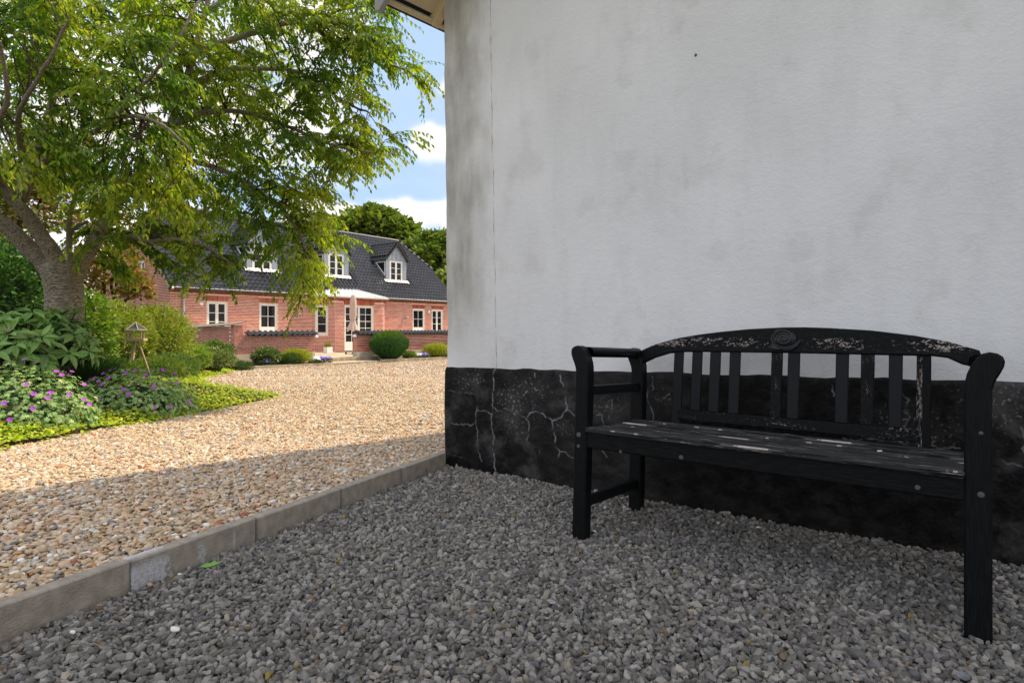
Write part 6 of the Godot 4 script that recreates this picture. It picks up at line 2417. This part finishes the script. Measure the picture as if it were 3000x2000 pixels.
# ------------------------------------------------------------------ plants before the house
func house_front_plants() -> void:
	rng.seed = 303
	var hf := house_frame()
	var yg := [Color(0.32, 0.35, 0.03), Color(0.52, 0.50, 0.06), Color(0.56, 0.53, 0.08)]
	# round clipped juniper
	var o := thing("round_juniper", "large clipped round dark green juniper before the longer garden wall", "shrub", house_spot(4.75, 6.75, -0.47))
	var xfs := []
	var cols := []
	for i in 5200:
		var d := Vector3(rng.randfn(), rng.randfn(), rng.randfn()).normalized()
		var r := Vector3(0.78, 0.60, 0.74)
		var p := Vector3(0, 0.54, 0) + d * r * (1.0 - 0.25 * pow(rng.randf(), 2.0)) * (1.0 + 0.05 * noise.get_noise_3d(d.x * 6.0, d.y * 3.0, d.z * 6.0))
		if p.y < 0.0: continue
		var taper := 0.72 + 0.28 * clampf(p.y / 0.55, 0, 1)
		p.x *= taper
		p.z *= taper
		xfs.push_back(Transform3D(leaf_basis(d * Vector3(0.5, 0.3, 0.5) + Vector3(0, 0.9, 0), 0.25, rnd(0.09, 0.17)), p))
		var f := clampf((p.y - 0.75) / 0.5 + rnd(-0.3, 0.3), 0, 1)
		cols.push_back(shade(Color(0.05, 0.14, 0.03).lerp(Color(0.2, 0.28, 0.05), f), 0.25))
	multi("foliage", leaf_mesh(0.14, 0.05, 0.02), M.leaf_bush, o, xfs, cols)
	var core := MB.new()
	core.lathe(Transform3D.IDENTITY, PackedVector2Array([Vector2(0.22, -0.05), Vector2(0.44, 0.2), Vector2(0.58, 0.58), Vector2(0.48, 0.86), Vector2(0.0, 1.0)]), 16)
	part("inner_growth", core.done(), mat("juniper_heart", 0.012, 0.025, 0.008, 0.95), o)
	bush("yellow_shrub", "rounded yellow-green shrub below the middle of the longer garden wall", "shrub", house_spot(7.6, 6.65, -0.50), Vector3(0.62, 0.66, 0.5), 2600, 0.06, yg, M.leaf_bush, 0.45, 0.24, 3.2, "yellow-green shrubs in the house beds")
	bush("yellow_shrub", "yellow-green shrub half hidden by the white building's edge", "shrub", house_spot(9.15, 6.6, -0.50), Vector3(0.42, 0.80, 0.42), 1800, 0.06, yg, M.leaf_bush, 0.45, 0.26, 3.2, "yellow-green shrubs in the house beds")
	bush("yellow_shrub", "weeping yellow-green shrub before the shorter garden wall", "shrub", house_spot(0.55, 6.6, -0.47), Vector3(0.54, 0.56, 0.45), 2600, 0.06, yg, M.leaf_bush, 0.35, 0.2, 2.6, "yellow-green shrubs in the house beds")
	bush("variegated_shrub", "green shrub with pale-edged leaves at the shorter wall's pier", "shrub", house_spot(-0.55, 6.55, -0.47), Vector3(0.46, 0.62, 0.42), 1700, 0.085, [Color(0.07, 0.13, 0.04), Color(0.20, 0.27, 0.10), Color(0.5, 0.48, 0.3)], M.leaf_bush, 0.5, 0.25, 2.4)
	bush("dark_shrub", "dark green shrub at the foot of the yellow-green weeping one", "shrub", house_spot(0.2, 6.85, -0.47), Vector3(0.36, 0.42, 0.3), 1000, 0.06, [Color(0.06, 0.11, 0.03), Color(0.15, 0.20, 0.06)], M.leaf_bush, 0.4, 0.25)
	var white := Color(0.80, 0.78, 0.80)
	var purple := Color(0.20, 0.13, 0.55)
	flowers("white flowers beside the weeping yellow-green shrub", house_spot(1.12, 6.85, -0.46), 0.20, 34, white)
	flowers("purple flowers by the steps at the shorter wall's end", house_spot(1.62, 6.85, -0.46), 0.22, 44, purple)
	flowers("small purple flowers at the foot of the pier", house_spot(-0.75, 6.95, -0.47), 0.13, 18, purple)
	flowers("white flowers close beside the round juniper", house_spot(6.25, 6.75, -0.49), 0.22, 26, white)
	flowers("purple flowers between white ones and the yellow-green shrub", house_spot(6.75, 6.75, -0.49), 0.20, 30, purple)
	flowers("white daisies just past the yellow-green shrub", house_spot(8.15, 6.75, -0.50), 0.24, 36, white)
	flowers("white daisies nearest the white building's edge", house_spot(8.62, 6.75, -0.50), 0.26, 40, white)
	bush("leafy_perennial", "light green leafy plant at the foot of the round juniper", "plant", house_spot(5.85, 6.75, -0.48), Vector3(0.26, 0.32, 0.25), 500, 0.09, [Color(0.15, 0.24, 0.05), Color(0.28, 0.36, 0.10)], M.leaf_bush, 0.35, 0.3)




func house_spot(t: float, out: float, y: float) -> Vector3:
	return house_frame() * Vector3(t, y, out)


func flowers(label: String, p: Vector3, r: float, count: int, color: Color) -> void:
	var o := thing("flower_clump", label, "flowers", p, 0.0, "small flowers in the house beds")
	var xfs := []
	var cols := []
	for i in 260:
		var a := rnd(0, TAU)
		var d := sqrt(rng.randf()) * r
		xfs.push_back(Transform3D(leaf_basis(Vector3(cos(a), 0.8, sin(a)), 0.5, rnd(0.05, 0.09)), Vector3(cos(a) * d, rng.randf() * 0.16, sin(a) * d)))
		cols.push_back(shade(Color(0.10, 0.17, 0.05), 0.3))
	multi("foliage", leaf_mesh(0.35), M.leaf_bush, o, xfs, cols)
	var m := mat("bloom_%d" % names.get("flower_clump", 0), color.r, color.g, color.b, 0.7)
	var head := MB.new()
	for k in 6:
		var a := TAU * k / 6.0
		var c := TAU * (k + 0.9) / 6.0
		head.tri(Vector3.ZERO, Vector3(cos(a) * 0.042, 0.012, -sin(a) * 0.042), Vector3(cos(c) * 0.042, 0.012, -sin(c) * 0.042))
	var hm := head.done()
	for i in count:
		var a := rnd(0, TAU)
		var d := sqrt(rng.randf()) * r
		part("flower", hm, m, o, Transform3D(Basis(Vector3(1, 0, 0), rnd(0.1, 0.9)).rotated(Vector3.UP, rnd(-0.8, 0.8) + 0.9) * Basis.from_scale(Vector3.ONE * rnd(0.8, 1.3)), Vector3(cos(a) * d, rnd(0.13, 0.24), sin(a) * d)))


# ------------------------------------------------------------------ loose stones
func ico(detail: int) -> Array:
	var t := (1.0 + sqrt(5.0)) / 2.0
	var vs := [Vector3(-1, t, 0), Vector3(1, t, 0), Vector3(-1, -t, 0), Vector3(1, -t, 0), Vector3(0, -1, t), Vector3(0, 1, t), Vector3(0, -1, -t), Vector3(0, 1, -t), Vector3(t, 0, -1), Vector3(t, 0, 1), Vector3(-t, 0, -1), Vector3(-t, 0, 1)]
	for i in 12: vs[i] = vs[i].normalized()
	var fs := [[0, 11, 5], [0, 5, 1], [0, 1, 7], [0, 7, 10], [0, 10, 11], [1, 5, 9], [5, 11, 4], [11, 10, 2], [10, 7, 6], [7, 1, 8], [3, 9, 4], [3, 4, 2], [3, 2, 6], [3, 6, 8], [3, 8, 9], [4, 9, 5], [2, 4, 11], [6, 2, 10], [8, 6, 7], [9, 8, 1]]
	for d in detail:
		var nf := []
		var mid := {}
		for f in fs:
			var m := []
			for k in 3:
				var a: int = f[k]
				var b: int = f[(k + 1) % 3]
				var key := mini(a, b) * 10000 + maxi(a, b)
				if not mid.has(key):
					mid[key] = vs.size()
					vs.push_back(((vs[a] + vs[b]) * 0.5).normalized())
				m.push_back(mid[key])
			nf.append_array([[f[0], m[0], m[2]], [f[1], m[1], m[0]], [f[2], m[2], m[1]], [m[0], m[1], m[2]]])
		fs = nf
	return [vs, fs]


var chip_count := -1


func chip_mesh() -> ArrayMesh:
	# an angular stone: a ball cut by random planes
	chip_count += 1
	var s := ico(0 if chip_count % 5 < 3 else 1)
	var vs: Array = s[0].duplicate()
	if chip_count % 5 < 3:
		for i in vs.size(): vs[i] *= rnd(0.55, 1.12)
	for c in (1 if chip_count % 5 < 3 else 8):
		var n := Vector3(rng.randfn(), rng.randfn(), rng.randfn()).normalized()
		var h := rnd(0.30, 0.66)
		for i in vs.size():
			var d: float = vs[i].dot(n)
			if d > h: vs[i] -= n * (d - h)
	var b := MB.new()
	for f in s[1]:
		b.tri(vs[f[0]], vs[f[1]], vs[f[2]])
	return b.done()


func pebble_mesh() -> ArrayMesh:
	var s := ico(2)
	var vs: Array = s[0]
	var off := rnd(0, 50)
	var ps := []
	for v in vs:
		var k := 1.0 + 0.22 * noise.get_noise_3d(v.x * 0.9 + off, v.y * 0.9, v.z * 0.9)
		ps.push_back(v * k)
	var nr := []
	for v in vs: nr.push_back(Vector3.ZERO)
	for f in s[1]:
		var n: Vector3 = (ps[f[1]] - ps[f[0]]).cross(ps[f[2]] - ps[f[0]])
		for k in 3: nr[f[k]] += n
	var b := MB.new()
	for f in s[1]:
		b.stri(ps[f[0]], ps[f[1]], ps[f[2]], nr[f[0]].normalized(), nr[f[1]].normalized(), nr[f[2]].normalized())
	return b.done()


func in_yard(x: float, z: float) -> bool:
	var k := Vector2(x, z) - KERB_A
	if k.x * KERB_DIR.y - k.y * KERB_DIR.x < 0.006:
		return false
	var w := Vector2(x, z) - CORNER
	return w.x * 0.575 + w.y * 0.818 < -0.012


func turned(s: Vector3, flat: float) -> Basis:
	var b := Basis(Vector3.UP, rnd(0, TAU))
	b = Basis(Vector3(rnd(-1, 1), 0.2, rnd(-1, 1)).normalized(), rnd(-flat, flat)) * b
	return b * Basis.from_scale(s)


func gravel() -> void:
	rng.seed = 404
	# dark angular chippings
	var yard := find_child("gravel_yard", false, false)
	var sets := []
	var cols := []
	for k in 5:
		sets.push_back([])
		cols.push_back([])
	for layer in 2:
		var step := 0.0146 if layer == 1 else 0.0145
		var z := 1.0
		while z < 4.0:
			var x := -1.9
			var far_step := step
			while x < 2.5:
				var px := x + rnd(-0.008, 0.008)
				var pz := z + rnd(-0.008, 0.008)
				x += far_step
				if px > 1.02 * pz + 0.35 or px < -1.05 * pz - 0.2 or not in_yard(px, pz):
					continue
				var s := rnd(0.0055, 0.0112) * (1.3 if rng.randf() < 0.14 else 1.0)
				var size := Vector3(s * rnd(1.15, 1.95), s * rnd(0.75, 1.2), s * rnd(0.9, 1.35))
				var heap := 0.006 * noise.get_noise_2d(px * 3.0, pz * 3.0) + 0.006 * noise.get_noise_2d(px * 11.0, pz * 11.0)
				var y := heap - 0.010 + 0.009 * layer + rnd(-0.004, 0.006)
				var v := rng.randi() % 5
				sets[v].push_back(Transform3D(turned(size, 1.3), v3(px, y, pz)))
				var g := 0.16 + 0.29 * pow(rng.randf(), 1.5)
				var c := Color(g * 1.07, g, g * 0.89)
				var r := rng.randf()
				if r < 0.05: c = Color(g * 1.18, g * 1.02, g * 0.80)
				elif r < 0.06: c = Color(0.26, 0.18, 0.11)
				elif r < 0.063: c = Color(0.5, 0.44, 0.34)
				elif r < 0.066: c = Color(0.36, 0.27, 0.07)
				elif r < 0.10: c = Color(g * 0.62, g * 0.62, g * 0.64)
				cols[v].push_back(c)
			z += step
	for k in 5:
		multi("chippings", chip_mesh(), M.stone_dark, yard, sets[k], cols[k])
	# rounded pebbles on the drive
	var drive := find_child("driveway", false, false)
	sets = []
	cols = []
	for k in 5:
		sets.push_back([])
		cols.push_back([])
	for band in [[1.15, 4.6, 0.0150, 0.76], [4.6, 8.4, 0.020, 0.86], [8.4, 14.0, 0.037, 1.15], [14.0, 30.0, 0.085, 1.7]]:
		var z: float = band[0]
		var step: float = band[2]
		while z < band[1]:
			var xr := drive_right(z)
			var x := maxf(bed_edge(z) - 0.12, -1.0 * z - 0.8)
			while x < xr:
				var px := x + rnd(-0.5, 0.5) * step
				var pz := z + rnd(-0.5, 0.5) * step
				x += step
				if px > drive_right(pz) - 0.004 or px > 0.12 * pz - 0.4:
					continue
				var s: float = rnd(0.0085, 0.0145) * band[3]
				if rng.randf() < 0.05: s *= 1.45
				var size := Vector3(s * rnd(0.9, 1.5), s * rnd(0.5, 0.85), s * rnd(0.8, 1.2))
				var y := drive_height(px, pz) - 0.004 + rnd(-0.004, 0.006) + 0.008 * noise.get_noise_2d(px * 5.0, pz * 5.0)
				if px > drive_right(pz) - 0.03: y = minf(y, 0.072)
				var v := rng.randi() % 5
				sets[v].push_back(Transform3D(turned(size, 0.5), v3(px, y, pz)))
				cols[v].push_back(pebble_color())
			z += step
	for k in 5:
		multi("pebbles", pebble_mesh() if k < 3 else chip_mesh(), M.pebble, drive, sets[k], cols[k])


# ------------------------------------------------------------------ small things lying about
func small_things() -> void:
	rng.seed = 505
	# a torn green leaf
	var lf := MB.new()
	lf.prism(Transform3D(Basis(Vector3.RIGHT, -PI / 2.0), Vector3.ZERO), PackedVector2Array([Vector2(-0.035, 0.0), Vector2(-0.012, -0.012), Vector2(0.012, -0.010), Vector2(0.038, 0.004), Vector2(0.016, 0.006), Vector2(0.012, 0.020), Vector2(0.0, 0.008), Vector2(-0.014, 0.012)]), 0.0, 0.0012)
	var gm := mat("green_leaf", 0.16, 0.32, 0.06, 0.5)
	single("fallen_leaf", lf.done(), gm, "torn fresh green leaf lying on the dark chippings beside the kerb", "leaf", Transform3D(Basis(Vector3.UP, 0.35).rotated(Vector3.RIGHT, 0.3), ground_at(617, 1653, 0.012)))
	var bm := mat("brown_leaf", 0.16, 0.085, 0.045, 0.7)
	single("fallen_leaf", leaf_mesh(0.6), bm, "dry brown leaf leaning on the kerb near the white building", "leaf", Transform3D(Basis(Vector3(0, 0.03, 0.006), Vector3(-0.012, 0, 0.03), Vector3(0.02, 0, 0.012)), ground_at(1250, 1388, 0.010)))
	var white := mat("white_chip", 0.72, 0.70, 0.66, 0.6)
	var mesh := pebble_mesh()
	var n := 0
	for e in [[513, 1842, 1.2, "white pebble among the dark chippings, the largest there"], [213, 1851, 0.8, "white sliver of stone among the chippings by the kerb's near end"], [526, 1681, 0.6, "narrow white chip beside the torn green leaf"], [439, 1712, 1.0, "pinkish pebble at the foot of the white-stained kerb"]]:
		var m: Material = white if n < 3 else mat("pink_chip", 0.42, 0.27, 0.20, 0.7)
		single("white_stone", mesh, m, e[3], "stone", Transform3D(turned(Vector3(0.011, 0.006, 0.007) * e[2], 0.4), ground_at(e[0], e[1], 0.012)))
		n += 1
	var petal := -1
	for e in [[1735, 1553], [1818, 1555], [1830, 1490], [2107, 1533], [2208, 1545], [2230, 1545], [2286, 1553], [1810, 1466], [1770, 1486], [1780, 1500]]:
		petal += 1
		single("fallen_petal", leaf_mesh(0.4, 0.1, 0.1), white, PETALS[petal], "petal", Transform3D(leaf_basis(Vector3(rnd(-1, 1), 0.1, rnd(-1, 1)), 0.1, rnd(0.016, 0.024)), ground_at(e[0], e[1], 0.012)), "white petals under the bench")
	var stalk := -1
	for e in [[275, 1885, 0.05], [780, 1640, 0.06], [1595, 1440, 0.05], [440, 1758, 0.04]]:
		stalk += 1
		var tw := MB.new()
		var a := rnd(0, TAU)
		var d: Vector3 = Vector3(cos(a), 0.15, sin(a)) * e[2]
		tw.tube(PackedVector3Array([Vector3.ZERO, d * 0.5 + Vector3(0, 0.004, 0), d]), PackedFloat32Array([0.0012, 0.001, 0.0006]), 5)
		single("dry_stalk", tw.done(), mat("stalk_%d" % int(e[0]), 0.34, 0.27, 0.17, 0.8), STALKS[stalk], "stalk", Transform3D(Basis.IDENTITY, ground_at(e[0], e[1], 0.010)), "dry stalks on the chippings")
	# a dropping on the seat
	var dr := MB.new()
	dr.lathe(Transform3D(Basis.from_scale(Vector3(1.4, 1, 0.7)), Vector3.ZERO), PackedVector2Array([Vector2(0.006, -0.001), Vector2(0.0055, 0.0008), Vector2(0.003, 0.0016), Vector2(0, 0.002)]), 12)
	single("bird_dropping", dr.done(), white, "white bird dropping on the bench seat", "bird dropping", Transform3D(Basis.IDENTITY, find_child("bench", false, false).transform * Vector3(0.355, 0.4256, -0.215)))


func ground_at(px: float, py: float, y: float) -> Vector3:
	var z := (EYE - y) * F / (py - HOR)
	return at(px, py, z)


const PETALS := ["white petal close beside the bench's nearer-kerb front foot", "white petal between the front and rear feet of the bench's kerb end", "white petal just behind the kerb-end front foot, under the stretcher", "slender white petal on open chippings under the seat's middle", "white petal of a close pair under the seat, the one nearer the kerb", "white petal of a close pair under the seat, the one farther from the kerb",
	"lone white petal under the seat, farthest from the kerb", "white petal nearest the rear foot, below the stretcher", "white petal halfway along below the stretcher", "white petal below the stretcher, in front of its neighbours"]
const STALKS := ["dry straw-coloured stalk by the kerb at the picture's lower corner", "dry straw-coloured stalk beyond the torn green leaf, close to the kerb", "dry straw-coloured stalk near the plinth, between kerb and bench", "dry straw-coloured stalk at the foot of the white-stained kerb stone"]
